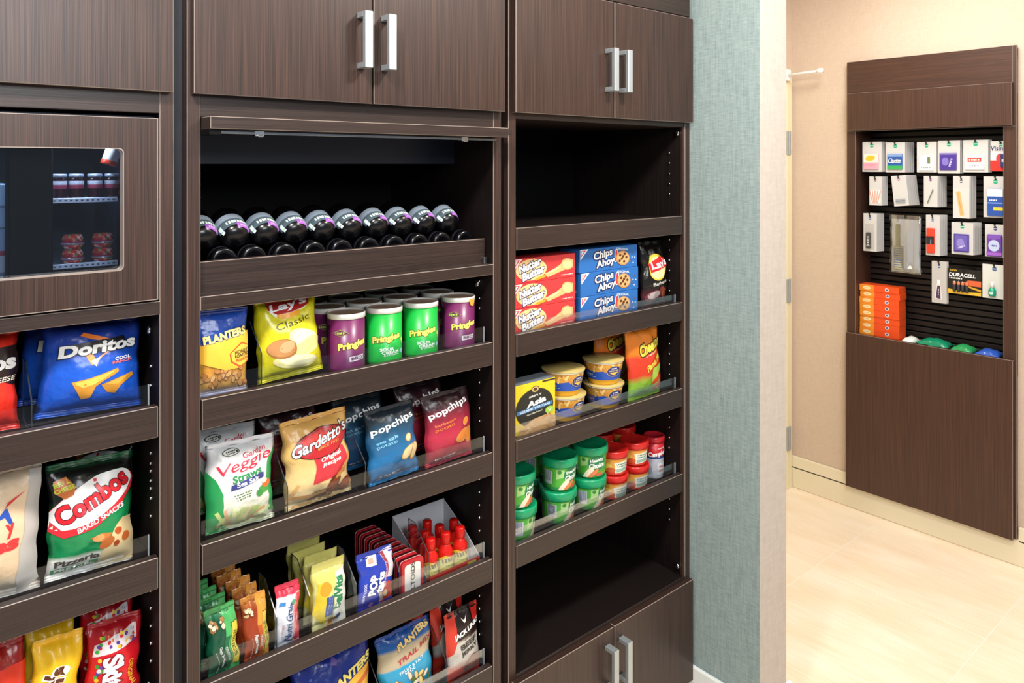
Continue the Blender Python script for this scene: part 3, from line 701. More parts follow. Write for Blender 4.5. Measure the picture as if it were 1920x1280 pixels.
peg('toothpaste_card', l, 'packet', (1747, 490, 1775, 568), [P([(-.30, .10), (.22, .08), (.08, .46), (-.16, .46)], '#d9d7d8'), P([(-.22, .12), (.10, .10), (.05, .42), (-.12, .42)], '#4c3350'), RC(-.12, .46, .06, .56, '#f2f2f2'), G(-.04, .27, .16, .05, '#e8d8ea', 80, 3)], 2, None, dot='#3a68a8', base='#bdbab7', lab_back='small toothpaste tube')
# battery card with its battery row
XC = 3.70; y0, z1 = AX(1777, 502, XC); y1, _ = AX(1840, 502, XC); _, z0 = AX(1808, 552, XC)
W, H = y0-y1, z1-z0; hook(XC-.006, (y0+y1)/2, z1-.014, 'black peg hook holding the battery card')
o = thing('battery_card', 'black and copper battery card beside the green mouthwash', 'batteries', (XC, (y0+y1)/2, z1-.012), (0, 0, R_(-90)))
card_mesh(W, H, '#15130f').build('card', o)
sf = Surf(W, H, lambda x, z, e: Vector((x, -e, z-H+.012)))
printed([T('NEW', -.32, .93, .22, .07, '#e8c22c'), T('DURACELL', -.06, .76, .80, .15, '#ffffff', 0, .1, .03), G(-.25, .62, .40, .06, '#e8e6e2', 0, 8), P([(0, .48), (.12, .58), (.5, .58), (.5, .36), (.06, .36)], '#d8663c'), P([(-.5, 0), (.5, 0), (.5, .14), (.05, .10), (-.5, .18)], '#e2b53a'), P([(.1, .30), (.5, .16), (.5, .24), (.12, .36)], '#d9a42e')], sf, o, .4, .0006)
for k in range(4):
    m = MB(); x = (-.28+.125*k)*W; m.lathe([(0, .10*H), (.0065, .10*H), (.0065, .38*H), (.0065, .50*H), (.0022, .505*H), (.0022, .53*H), (0, .53*H)], None, 12, (x, -.0072, -H+.012), 'z', [mat('#3b3f4a', .3), mat('#3b3f4a', .3), mat('#d2703f', .3), CHROME, CHROME, CHROME, CHROME]); m.build('battery', o)
# mouthwash card
l = 'card with a green mouthwash bottle in the lower right of the display'
peg('mouthwash_card', l, 'packet', (1842, 496, 1888, 560), [], 1, None, base='#d6d8d2', dot='#4a6a98', lab_back='green mouthwash')
mo = [c for c in bpy.data.objects if c.get('label') == l][0]
y0, z1 = AX(1842, 496, 3.695); y1, _ = AX(1888, 496, 3.695); _, z0 = AX(1865, 560, 3.695); W, H = y0-y1, z1-z0
MB().lathe([(0, 0), (.012, 0), (.0145, .004), (.0145, .026), (.010, .033), (.0065, .036), (.0065, .038)], mat('#1a9a7c', .2), 18, (-.004, -.016, -H+.020), 'z').build('bottle', mo)
MB().lathe([(.0072, 0), (.0072, .020), (.004, .024), (0, .024)], mat('#eceeee', .3), 16, (-.004, -.016, -H+.058), 'z').build('cap', mo)
printed([dict(E(0, .5, .3, .3, '#c9e8da'), part='bottle_label'), G(0, .5, .36, .14, '#0f6d58', 0, 4, 'bottle_label')], Surf(.024, .022, lambda x, z, e: Vector((-.004+(.0147+e)*math.sin(x/.0147), -.016-(.0147+e)*math.cos(x/.0147), z-H+.024)), [-.008, -.004, 0, .004, .008]), mo, .4)
# clear bag with a brush and comb
XC = 3.712; y0, z1 = AX(1668, 402, XC); y1, _ = AX(1729, 402, XC); _, z0 = AX(1698, 512, XC); W, H = y0-y1, z1-z0
hook(XC-.006, (y0+y1)/2, z1-.014, 'black peg hook holding the clear bag of brush and comb')
o = thing('brush_bag', 'clear plastic bag with a brush and comb hanging in the display', 'packet', (XC, (y0+y1)/2, z1-.012-H+.012), (0, 0, R_(-90)))
b = Bag(W, H, .018, 3, 12, 14, seal=.03); b.build(o, FILM)
MB().box(-.45*W, .45*W, .002, .003, .02*H, .93*H, mat('#e4e3e0', .5)).build('insert_card', o)
MB().box(-.30*W, -.16*W, -.005, .0, .45*H, .84*H, mat('#8f8b63', .35), .002).box(-.36*W, -.06*W, -.006, .0, .06*H, .46*H, mat('#b5b48e', .35), .003).build('brush', o)
m = MB()
for k in range(9): m.box(-.34*W, -.08*W, -.0075, -.006, (.09+.04*k)*H, (.105+.04*k)*H, mat('#5c6290', .5))
m.build('bristle_row', o)
MB().box(.04*W, .24*W, -.004, -.001, .08*H, .74*H, mat('#e6e9ea', .3), .001).build('comb', o)
# orange boxes: a stack of eight and a lower one
yL, zt9 = AX(1609, 531, 3.70); yR, _ = AX(1690, 531, 3.70)
yL = min(yL, .2905); BW, BD = (yL-yR)*.95, .075; XS = 3.70+BD/2; zs = SZ; BH = (zt9-zs)/9-.0004
yL = min(yL, .2915)
o0 = None
for k in range(9):
    z = zs+.0005+k*(BH+.0004)
    lab = ['lowest', 'second lowest', 'third lowest', 'fourth lowest', 'middle', 'fourth from the top', 'third from the top', 'second highest', 'topmost'][k]+' orange carton of the stack in the display'
    if k == 0:
        o0 = thing('medicine_carton', lab, 'carton', (XS, yL-BW/2, z), (0, 0, R_(-90)), 'stacked orange cartons')
        MB().box(-BW/2, BW/2, -BD/2, BD/2, 0, BH, mat('#e8501c', .4), .0006).build('carton', o0)
        printed([RC(-.5, 0, -.13, 1, '#f0912a'), E(-.31, .5, .10, .26, '#f7e2b0'), G(-.31, .5, .12, .16, '#e8b060', 0, 4), E(.2, .5, .05, .26, '#f3e6d8'), E(.2, .5, .03, .16, '#4a56a0')], flat_front(BW, BH, -BD/2), o0, .4)
        o = o0
    else: o = dup(o0, (XS+random.uniform(-.004, .004), yL-BW/2-random.uniform(0, .004), z), lab, 'stacked orange cartons')
# soft packs lying on the display's bottom shelf
def softpack(name, lab, u0, u1, X, col, h, art=()):
    y0, _ = AX(u0, 640, X); y1, _ = AX(u1, 640, X); W = y0-y1
    o = thing(name, lab, 'packet', (X, (y0+y1)/2, SZ), (0, 0, R_(-90)))
    b = Bag(W, .10, h, random.random()*9, 14, 14); 
    film = film_mat('film_'+name+col.strip('#'), [(0, col), (1, col)])
    b.build(o, film)
    for ch in o.children:      # lie the pouch down on its back
        ch.matrix_local = Matrix.Translation((0, -.05, h/2+.006)) @ Matrix.Rotation(R_(-90), 4, 'X')
    return o
softpack('wipes_pack', 'white soft pack on the display shelf beside the orange cartons', 1696, 1719, 3.735, '#e4ebe6', .044)
softpack('wipes_pack', 'green soft pack next to the white one on the display shelf', 1724, 1784, 3.735, '#128a63', .054)
softpack('wipes_pack', 'bright green soft pack beside the blue one on the display shelf', 1788, 1829, 3.725, '#2c9a58', .050)
softpack('wipes_pack', 'blue soft pack in the lower right corner of the display', 1833, 1878, 3.725, '#3560c4', .048)
# ================================================================== goods on the shelves
Z1, Z2, Z3 = SL_
def shift(o, dx, dy, dz, label, group=None, drot=(0, 0, 0)):
    c = dup(o, Vector(o.location)+Vector((dx, dy, dz+.004)), label, group or o.get('group'))
    c.rotation_euler = [a+R_(b) for a, b in zip(o.rotation_euler, drot)]; return c
def chips(cx, cy, s, col, col2, n=3, seed=1):
    rnd = random.Random(seed); L = []
    for k in range(n):
        a = rnd.uniform(0, 180); x, y = cx+rnd.uniform(-s, s)*.9, cy+rnd.uniform(-s, s)*.6
        L += [E(x, y, s*.62, s*.42, col, a), E(x+.01, y+.006, s*.50, s*.30, col2, a)]
    return L
def nuts(x0, x1, y0, y1, n, cols, r=.05, asp=1.0, seed=3):
    rnd = random.Random(seed); L = []
    for k in range(n):
        x, y = rnd.uniform(x0, x1), rnd.uniform(y0, y1); a = rnd.uniform(0, 180); c = rnd.choice(cols)
        L += [E(x, y, r, r*.75*asp, '#7a4a22', a, n=12), E(x-.004, y+.004, r*.88, r*.62*asp, c, a, n=12)]
    return L
# ---------------------------------------------------------------- left unit
blue = film_mat('film_blue_chips', [(0, '#1d4fb4'), (.45, '#1f58c6'), (.75, '#173a96'), (1, '#141d5e')])
art = [P([(-.16, .83), (-.12, .86), (.14, .78), (.06, .765), (-.06, .79)], '#d9742c'), P([(-.24, .74), (.30, .80), (.34, .72), (.08, .66), (-.14, .62)], '#15151c'),
       P([(-.11, .63), (-.05, .66), (.0, .575), (.28, .745), (.30, .76), (.02, .56), (-.04, .515)], '#f08a2c'), P([(-.05, .56), (.06, .60), (.02, .545), (.0, .50)], '#f6e3c0'),
       T('Doritos', .03, .70, .80, .125, '#f4f4f2', 5, .12, .045, '#15151c', .05), T('COOL', .285, .565, .17, .034, '#f2f2f2', 5, .1, .02), T('RANCH', .275, .53, .22, .034, '#e86a52', 5, .1, .02),
       P([(.06, .30), (.38, .40), (.40, .36), (.26, .27), (.20, .19), (.12, .21)], '#c98a2e'), P([(.09, .30), (.36, .385), (.24, .29)], '#e2aa44'), P([(-.23, .355), (-.06, .385), (.22, .46), (.23, .42), (.10, .35), (.0, .29), (-.05, .18), (-.13, .17), (-.17, .25)], '#d08f30'), P([(-.21, .345), (-.06, .375), (.20, .445), (.08, .36), (-.03, .31), (-.12, .29)], '#ecbb52'), E(.02, .36, .012, .008, '#b8742a'), E(-.1, .32, .012, .008, '#b8742a'), E(.08, .385, .01, .007, '#b8742a')]
b1 = bag('snack_bag', 'blue tortilla chip bag, front one under the fridge', 'snack bag', 66, 262, 604, .085, Z1, .075, blue, art, 7, 3, 'blue tortilla chip bags', 1, flare=.10)
shift(b1, -.02, .085, .0, 'blue tortilla chip bag hidden behind the front blue bag', drot=(0, 0, 0)).scale = (.95, .95, .95)
redf = film_mat('film_red_chips', [(0, '#c8281c'), (.35, '#e03322'), (.75, '#d32a1c'), (1, '#c22418')])
art = [P([(-.1, .80), (.5, .84), (.5, .44), (.16, .56)], '#241514'), T('Doritos', -.02, .655, .96, .15, '#f4f4f2', 5, .12, .045, '#15151c', .05), T('NACHO CHEESE', .10, .50, .76, .05, '#f0e6d2', 4), P([(-.3, .14), (.3, .24), (.1, .34), (-.2, .34)], '#e8a83c')]
bag('snack_bag', 'bright red tortilla chip bag at the left frame edge under the fridge', 'snack bag', -165, 33, 628, .085, Z1, .075, redf, art, 7, 2, None, 2, flare=.08)
creamf = film_mat('film_cream', [(0, '#b9b4ae'), (.2, '#d8bd9a'), (.8, '#dcc2a2'), (1, '#cbb79f')], .33)
art = [P([(.30, 0), (.5, 0), (.5, 1), (.40, .95), (.36, .5)], '#b7b3ae'), P([(.20, .70), (.37, .80), (.22, .74)], '#cf2f2c'), P([(.12, .62), (.2, .70), (.22, .70), (.27, .58), (.24, .58), (.20, .64)], '#2a4fae'),
       T('y', .245, .53, .075, .11, '#d63436', 3, 0, .04), T('es', .21, .42, .24, .085, '#d63436', 3, 0, .05), E(.06, .17, .10, .08, '#2a4fae')]
bag('snack_bag', 'cream and silver snack bag with red letters at the left frame edge', 'snack bag', -180, 75, 890, .07, Z2, .07, creamf, art, 6, 2, None, 3)
grn = film_mat('film_green_combos', [(0, '#e9e8e2'), (.17, '#e6e4dc'), (.21, '#1c8a52'), (.5, '#17864c'), (.68, '#1b2420'), (.92, '#12110f'), (1, '#17603c')], .27, .015, 2)
art = [P([(.05, .0), (.5, .02), (.5, .42), (.36, .44), (.24, .34), (.08, .18)], '#e2c894'), E(.30, .33, .05, .03, '#b8562a', 30), E(.38, .26, .06, .035, '#c2632e', 60), E(.26, .22, .04, .03, '#a84a24'),
       E(-.03, .64, .56, .175, '#d32c36', 24), E(-.03, .655, .54, .16, '#ececea', 24), P([(-.49, .52), (-.34, .43), (.0, .47), (.34, .62), (.47, .76), (.45, .68), (.30, .545), (.0, .415), (-.33, .375), (-.49, .44)], '#d32c36'),
       T('Combos', -.02, .675, .90, .165, '#d5232f', 25, 0, .035, '#3a1412', .03), T('BAKED SNACKS', .08, .49, .56, .045, '#ffffff', 20, 0, .02),
       P([(-.43, .86), (-.28, .88), (-.20, .80), (-.24, .73), (-.34, .70), (-.44, .76)], '#c9713a'), T('REAL', -.34, .835, .19, .038, '#c9e04a', 12, 0, .03), T('CHEESE', -.32, .785, .24, .038, '#c9e04a', 12, 0, .03),
       P([(-.04, .335), (.10, .355), (.22, .33), (.14, .27), (.02, .285)], '#c4783c'), E(.14, .255, .10, .042, '#b5622c', 25), E(.05, .32, .07, .03, '#dc9c5c', 10),
       T('Pizzeria', -.18, .155, .50, .055, '#20201e', 4, 0, .04), RC(-.46, .075, .06, .115, '#1c8a52', 4), T('PRETZEL', -.20, .096, .44, .03, '#f2f2ee', 4, 0, .03)]
b2 = bag('snack_bag', 'green and black baked snack bag with red oval lettering, front one', 'snack bag', 82, 248, 862, .085, Z2, .065, grn, art, 6, 2, 'green baked snack bags', 4)
cb_ = shift(b2, 0, 0, 0, 'green and black baked snack bag further back by the side panel', drot=(0, 0, -58)); cb_.location = (.318, .19, b2.location.z)
redf2 = film_mat('film_red_plain', [(0, '#a81e18'), (1, '#8e1a16')])
bag('snack_bag', 'dark red candy bag at the left edge of the lowest visible row', 'candy bag', -70, 47, 1206, .07, Z3, .05, redf2, [RC(-.5, .6, .5, .8, '#d8361f'), RC(-.5, .2, .5, .35, '#d8361f')], 6, 0, None, 5)
yel = film_mat('film_yellow_candy', [(0, '#eab61c'), (.8, '#f2c31f'), (1, '#e0a81a')], .33)
art = [T("m&m's", -.26, .44, .66, .28, '#5a2f1a', 90, 0, .05, '#f3ead6', .05), T('PEANUT', .30, .35, .40, .10, '#5a2f1a', 90)]
art = [T("m&m's", -.10, .52, 1.0, .20, '#5a2f1a', 80, 0, .06, '#f5efe2', .06), G(.34, .30, .5, .03, '#5a2f1a', -84, 6)]
y1 = bag('candy_bag', 'yellow candy bag in front of the other yellow ones', 'candy bag', 49, 147, 1196, .06, Z3, .045, yel, art, 6, 3, 'yellow candy bags', 6)
shift(y1, -.006, .055, 0, 'yellow candy bag in the middle of the three yellow ones', drot=(0, 1, 0)); shift(y1, -.012, .11, 0, 'yellow candy bag rearmost of the three yellow ones', drot=(0, 2, 0))
skt = film_mat('film_red_candy', [(0, '#b8141e'), (.6, '#d11a26'), (1, '#8e101a')], .27)
dots = []
rr = random.Random(5)
for k in range(26): dots.append(E(rr.uniform(-.36, .36), rr.uniform(.74, .86), .032, .018, rr.choice(['#e5b928', '#3f9a3c', '#5b3a96', '#e2742a', '#f0e8e0', '#c8202a']), rr.uniform(0, 90), n=10))
for k in range(14): dots.append(E(rr.uniform(-.40, -.26), rr.uniform(.35, .74), .034, .02, rr.choice(['#e5b928', '#3f9a3c', '#5b3a96', '#e2742a', '#f0e8e0']), rr.uniform(0, 90), n=10))
art = [P([(-.42, .70), (-.38, .80), (.38, .90), (.40, .76), (.0, .70)], '#d9cdd0')]+dots+[T('Skittles', -.02, .40, 1.05, .20, '#ffffff', -82, .1, .05, '#7c0f18', .04), T('ORIGINAL', .30, .45, .5, .05, '#f2c43a', -82)]
s1 = bag('candy_bag', 'red fruit candy bag beside the yellow candy, front one', 'candy bag', 157, 262, 1160, .065, Z3, .05, skt, art, 5, 2, 'red fruit candy bags', 8)
shift(s1, .0, .07, .0, 'red fruit candy bag behind the front red one', drot=(0, 1, 0))
# fridge contents
dk = mat('#2a0f18', .12, name='dark_soda'); capm = mat('#9aa8bd', .25, .4, name='silver_cap'); lab_ = mat('#98a2b2', .3, name='pale_label'); pnk = mat('#8a3450', .35, name='pink_band')
bot = None
for k, u in enumerate((111, 143, 178, 210)):
    Y = .128
    loc = (X_(u, Y), Y, FS[0]+.0005)
    if bot is None:
        bot = thing('soda_bottle', 'leftmost small dark bottle on the fridge shelf', 'bottle', loc, (0, 0, 0), 'small dark bottles in the fridge')
        MB().lathe([(0, 0), (.0115, 0), (.0125, .004), (.0105, .012), (.0125, .020), (.0125, .026), (.0125, .027), (.0125, .0335), (.0105, .036), (.011, .040)], None, 20, (0, 0, 0), 'z', [dk, dk, dk, dk, pnk, pnk, lab_, dk, dk]).build('body', bot)
        MB().lathe([(.0118, .040), (.0122, .0415), (.0122, .0455), (.011, .0465), (0, .0465)], capm, 20).build('lid', bot)
    else: dup(bot, loc, ['', 'second small dark bottle from the left in the fridge', 'third small dark bottle from the left in the fridge', 'rightmost small dark bottle on the fridge shelf'][k], 'small dark bottles in the fridge')
jr = None; jm = film = None
def salad_mat():
    m, nt, b, N, L = node_mat('mixed_candy_in_jar')
    v = N('ShaderNodeTexVoronoi'); v.inputs['Scale'].default_value = 220; tc = N('ShaderNodeTexCoord'); L(tc.outputs['Object'], v.inputs['Vector'])
    s = N('ShaderNodeSeparateColor'); L(v.outputs['Color'], s.inputs[0]); r = N('ShaderNodeValToRGB'); e = r.color_ramp.elements; r.color_ramp.interpolation = 'CONSTANT'
    e[0].color = lin('#b8343c'); e[1].position = .5; e[1].color = lin('#d98a58')
    for p, c in ((.7, '#4f8a4a'), (.85, '#d8b8b4')): q = e.new(p); q.color = lin(c)
    L(s.outputs[0], r.inputs[0]); L(r.outputs[0], b.inputs['Base Color']); b.inputs['Roughness'].default_value = .15
    return m
SAL = salad_mat(); band = mat('#8e2450', .3); silv = mat('#b9c0cc', .2, .6)
for i, u in enumerate((136, 192)):
    for j in range(2):
        Y = .13; loc = (X_(u, Y), Y, FS[1]+.0005+j*.0268)
        lab = ('upper' if j else 'lower')+' jar of mixed candy in the '+('right' if i else 'left')+' fridge stack'
        if jr is None:
            jr = thing('candy_jar', lab, 'jar', loc, (0, 0, 0), 'candy jars in the fridge')
            MB().lathe([(0, 0), (.0135, 0), (.0165, .004), (.0175, .008)], SAL, 22).build('jar', jr)
            MB().lathe([(.0180, .008), (.0190, .0085), (.0190, .0115), (.0185, .0115), (.0185, .0135), (.0178, .014)], None, 22, (0, 0, 0), 'z', [silv, silv, silv, band, band]).build('rim', jr)
            MB().lathe([(.0178, .014), (.0165, .020), (.0142, .0250), (.013, .0262), (0, .0264)], SAL, 22).build('dome_lid', jr)
        else: dup(jr, loc, lab, 'candy jars in the fridge')
o = thing('drink_can', 'tilted red and white can at the top of the fridge window', 'can', (X_(203, .10), .10, Z_(203, 309, .10)), (0, R_(18), 0))
MB().lathe([(0, 0), (.0115, 0), (.013, .002), (.013, .008), (.013, .034), (.011, .037), (0, .037)], None, 22, (0, 0, 0), 'z', [mat('#c8321e', .35), mat('#c8321e', .35), mat('#c8321e', .35), mat('#dcdcd8', .35), silv, silv]).build('body', o)
MB().lathe([(.0134, .0), (.0136, .002), (.0136, .007), (.0134, .0075)], mat('#d23a20', .3), 22).build('red_band', o)
o = thing('carton_stack', 'pale blue carton at the left end of the fridge window', 'carton', (X_(-14, .13), .13, 1.4668))
MB().box(-.022, .022, -.02, .10, 0, .085, mat('#a9bcd4', .4), .001).build('lower_carton', o); MB().box(-.022, .022, -.02, .10, .0855, .20, mat('#7e9dc4', .4), .001).build('upper_carton', o)
printed([RC(-.5, .22, .5, .26, '#6a7f9c'), RC(-.5, .40, .5, .44, '#8a2a48'), RC(-.5, .62, .5, .64, '#4f6786'), RC(-.5, .80, .5, .82, '#4f6786')], flat_front(.044, .20, -.02), o)

Z1, Z2, Z3, Z4 = SH
# ---------------------------------------------------------------- centre unit: bottles lying in the tray
gl = mat('#07070a', .24, spec=.5, name='black_bottle')
def bottle(low):
    o = thing('drink_bottle', 'x', 'bottle', (0, 0, 0))
    if low: pr = [(0, .006), (.014, .004), (.021, .0), (.0250, .003), (.0260, .010), (.0260, .150), (.022, .17), (0, .17)]
    else: pr = [(0, .0), (.012, .0008), (.022, .005), (.0275, .012), (.0296, .022), (.0302, .033), (.0302, .078), (.027, .084), (0, .084)]
    MB().lathe(pr, gl, 32, (0, 0, 0), 'y').build('body', o)
    if low: MB().lathe([(.0262, .020), (.0266, .021), (.0266, .026), (.0262, .027)], mat('#22232a', .25), 32, (0, 0, 0), 'y', cap=False).build('collar', o); return o
    def Rb(y):
        for (r0, y0), (r1, y1) in zip(pr[:-2], pr[1:-1]):
            if y0 <= y <= y1: return r0+(r1-r0)*(y-y0)/max(y1-y0, 1e-6)
        return .0302
    def fn(x, z, e):
        a = x/.030; y = .0030+z; r = Rb(y)+.0003+e
        return Vector((r*math.sin(a), y, r*math.cos(a)))
    sf = Surf(.088, .050, fn, [.088*(i/18-.5) for i in range(1, 18)], [.0075-.0001, .0185, .0295]+[.050*i/8 for i in range(1, 8)])
    printed([RC(-.5, .22, .5, .99, '#46555c', part='label'), RC(-.5, .64, .5, .98, '#8592a0', part='label'), G(.06, .43, .56, .16, '#d6e6e2', 0, 9, 'label'), RC(.0, .12, .42, .32, '#9a54b4', part='label'), G(.22, .22, .28, .10, '#c9a2da', 0, 6, 'label'), RC(-.44, .12, -.35, .50, '#cfe0da', part='label')], sf, o, .4, .0003, .0001)
    return o
ord_ = ['first', 'second', 'third', 'fourth', 'fifth', 'sixth', 'seventh', 'eighth', 'ninth', 'tenth', 'last']
Yl, Yu = .060, .074
lo_, up_ = bottle(True), bottle(False)
XL = []; zl_, zu_ = Z_(417, 490, Yl), Z_(448, 450, Yu)
for src, us, Y, z, nm, tl in ((lo_, (417, 478, 536, 591, 643, 694, 742, 788, 831, 874), Yl, zl_, 'lower', 0), (up_, (392, 448, 506, 559, 611, 661, 708, 753, 796, 838), Yu, zu_, 'upper', 26)):
    for k, u in enumerate(us):
        lab = '%s black bottle from the left in the %s tier of the bottle tray' % (ord_[k] if k < 9 else 'last', nm); loc = (max(X_(u, Y), ma+.0335)+(.005 if k == 0 else 0) if nm == 'lower' else (XL[k]+XL[k-1])/2 if k else ma+.0322, Y, z)
        if nm == 'lower': XL.append(loc[0])
        o = src if k == 0 else dup(src, loc, lab)
        o.location = loc; o['label'] = lab; o['group'] = 'black bottles in the %s tier' % nm
        o.rotation_euler = (R_(tl), R_(random.uniform(-4, 4)), 0)
MB().box(ma+.004, mb_-.004, .050, .30, 1.4595, zl_-.0270, WOOD_SHADE, .001).build('bottle_cradle', [c for c in cm.children if c.name.startswith('bottle_shelf')][0])
# ---------------------------------------------------------------- row one
plf = film_mat('film_peanut_bag', [(0, '#9fb0dc'), (.10, '#c99a52'), (.30, '#c98d38'), (.58, '#e0a63c'), (.63, '#2a55b8'), (.80, '#2350b4'), (1, '#1c3f98')], .25, .02, 2)
art = nuts(-.42, .46, .10, .30, 26, ['#c78f54', '#b97c40', '#d6a468'], .07, .55, 3)+[P([(-.46, .60), (-.10, .64), (.5, .72), (.5, .50), (.34, .30), (.0, .30), (-.46, .40)], '#efb83e'),
       P([(.08, .48), (.34, .60), (.5, .55), (.5, .36), (.30, .30), (.10, .38)], '#c9502a'), P([(.11, .48), (.34, .58), (.5, .54), (.5, .37), (.31, .32), (.13, .39)], '#f2c04c'),
       T('HONEY', .34, .49, .30, .045, '#3a2a18', 6, 0, .03), T('ROASTED', .35, .445, .32, .04, '#3a2a18', 6, 0, .03), T('PEANUTS', .35, .395, .28, .035, '#c9502a', 6, 0, .03),
       T('PLANTERS', .02, .695, .86, .095, '#f3e08a', 9, .1, .05, '#1b2a5a', .05)]
bag('nut_bag', 'blue and yellow honey roasted peanut bag beside the yellow chip bag', 'nut bag', 366, 464, 581, .060, Z1, .034, plf, art, 3, 1, None, 11, wr=.4)
yf = film_mat('film_yellow_chips', [(0, '#d3cc22'), (.5, '#dcd22a'), (.75, '#cfc81c'), (1, '#b9b616')], .25)
art = [P([(-.34, .94), (-.32, .86), (-.20, .80), (.20, .83), (.34, .88), (.36, .99), (-.34, .99)], '#b02424'), P([(-.34, .88), (-.22, .78), (.16, .805), (.34, .87), (.20, .835), (-.18, .805)], '#f3f0e2'), P([(-.22, .80), (.20, .83), (.14, .77), (-.12, .75)], '#f0a52c'),
       T("Lay's", .0, .895, .62, .11, '#ffffff', 6, .12, .03), T('Classic', .04, .70, .56, .075, '#3b3a1a', 9, .05, .0),
       E(.18, .46, .30, .13, '#f2e6a0', -24), E(.20, .47, .26, .10, '#f8f0bc', -20), E(.24, .38, .24, .10, '#efe08e', 12), E(.02, .22, .36, .09, '#f0e59e', -8), E(.05, .23, .30, .065, '#f8f2c4', -8), E(-.18, .40, .22, .12, '#a96f3c', -10), E(-.19, .41, .20, .105, '#c08a56', -10), E(-.12, .42, .11, .07, '#d8a878', 10)]
bag('snack_bag', 'bright yellow classic potato chip bag beside the peanut bag', 'snack bag', 484, 604, 541, .095, Z1, .07, yf, art, 3, -3, None, 12, flare=.06, H=1.4295-Z1-.006)
def chip_can(label, col, dark, flavor, logo2):
    o = thing('chip_can', label, 'can', (0, 0, 0)); R, H = CR, CH
    body = mat(col, .32); rim = mat('#d9d6d0', .3)
    MB().lathe([(0, 0), (R*.97, 0), (R*.97, .002), (R*.965, .003), (R*.965, H-.010)], None, 40, (0, 0, 0), 'z', [CHROME, CHROME, body, body]).build('body', o)
    MB().lathe([(R*.975, H-.0115), (R*1.0, H-.011), (R*1.0, H-.001), (R*.985, H), (R*.955, H), (R*.95, H-.003)], rim, 40, cap=False).build('lid_rim', o)
    MB().lathe([(R*.955, H-.0030), (R*.90, H-.0034), (0, H-.0034)], mat('#a5846c', .3, name='tan_lid_seal'), 40).build('lid', o)
    W = 2*math.pi*R*.52
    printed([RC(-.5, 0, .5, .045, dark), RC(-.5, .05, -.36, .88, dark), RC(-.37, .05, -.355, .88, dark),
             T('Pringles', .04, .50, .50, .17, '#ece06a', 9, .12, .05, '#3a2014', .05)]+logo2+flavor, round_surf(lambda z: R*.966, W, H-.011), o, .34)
    return o
Yc = .066
CR = RAD(687, 754, Yc)
CH = Z_(720, 577, Yc-.02)-Z1
bb_ = [RC(-.02, .20, .24, .295, '#e9dfe6', 3), T('BBQ', .11, .247, .20, .07, '#5a2050', 3, 0, .03)]
dia = [P([(-.30, .74), (-.16, .81), (-.03, .74), (-.16, .68)], '#8fb63a'), P([(-.29, .74), (-.16, .80), (-.04, .74), (-.16, .69)], '#6b2450'), G(-.165, .745, .15, .04, '#b8dc5a', 4)]
sc = [T('SOUR', .05, .295, .24, .06, '#eef4ea', 3, 0, .04), T('CREAM', .11, .235, .30, .06, '#eef4ea', 3, 0, .04), T('& ONION', .12, .185, .26, .04, '#d6efd0', 3, 0, .02), E(.36, .45, .035, .04, '#d9e06a'), E(.38, .38, .03, .035, '#e8d34a'), E(.34, .22, .05, .04, '#9fd6e0')]
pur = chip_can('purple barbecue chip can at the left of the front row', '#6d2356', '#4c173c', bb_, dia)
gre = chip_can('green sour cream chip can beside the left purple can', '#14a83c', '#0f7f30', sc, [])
yaw = R_(0)
def putcan(src, u, Y, lab, first=False, rz=0, x=None):
    loc = (X_(u, Y) if x is None else x, Y, Z1+.0005)
    if first: src.location = loc; src.rotation_euler = (0, 0, R_(rz)); src['group'] = 'chip cans on the shelf'; return src
    return dup(src, loc, lab, 'chip cans on the shelf', (0, 0, R_(rz)))
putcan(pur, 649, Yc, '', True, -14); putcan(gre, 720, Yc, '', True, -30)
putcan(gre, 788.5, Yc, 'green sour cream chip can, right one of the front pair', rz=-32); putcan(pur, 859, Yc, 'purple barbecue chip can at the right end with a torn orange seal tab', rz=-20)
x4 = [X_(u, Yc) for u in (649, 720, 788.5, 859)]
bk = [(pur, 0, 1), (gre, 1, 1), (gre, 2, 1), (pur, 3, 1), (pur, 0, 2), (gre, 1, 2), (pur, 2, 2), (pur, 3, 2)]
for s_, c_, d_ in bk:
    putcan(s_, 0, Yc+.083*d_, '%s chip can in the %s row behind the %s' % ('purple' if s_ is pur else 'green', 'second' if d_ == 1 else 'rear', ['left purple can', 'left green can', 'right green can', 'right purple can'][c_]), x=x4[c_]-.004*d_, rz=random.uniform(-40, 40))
tab = [c for c in bpy.data.objects if c.get('label', '').startswith('purple barbecue chip can at the right end')][0]
printed([dict(P([(-.2, 1), (.2, 1), (.24, .5), (.1, 0), (-.12, .1), (-.22, .5)], '#e2a13c'), part='seal_tab')], Surf(.04, .018, lambda x, z, e: Vector(((CR*.99+e)*math.sin((x+.026)/CR), -(CR*.99+e)*math.cos((x+.026)/CR), z+CH-.022)), [-.01, 0, .01]), tab, .4, .0016)
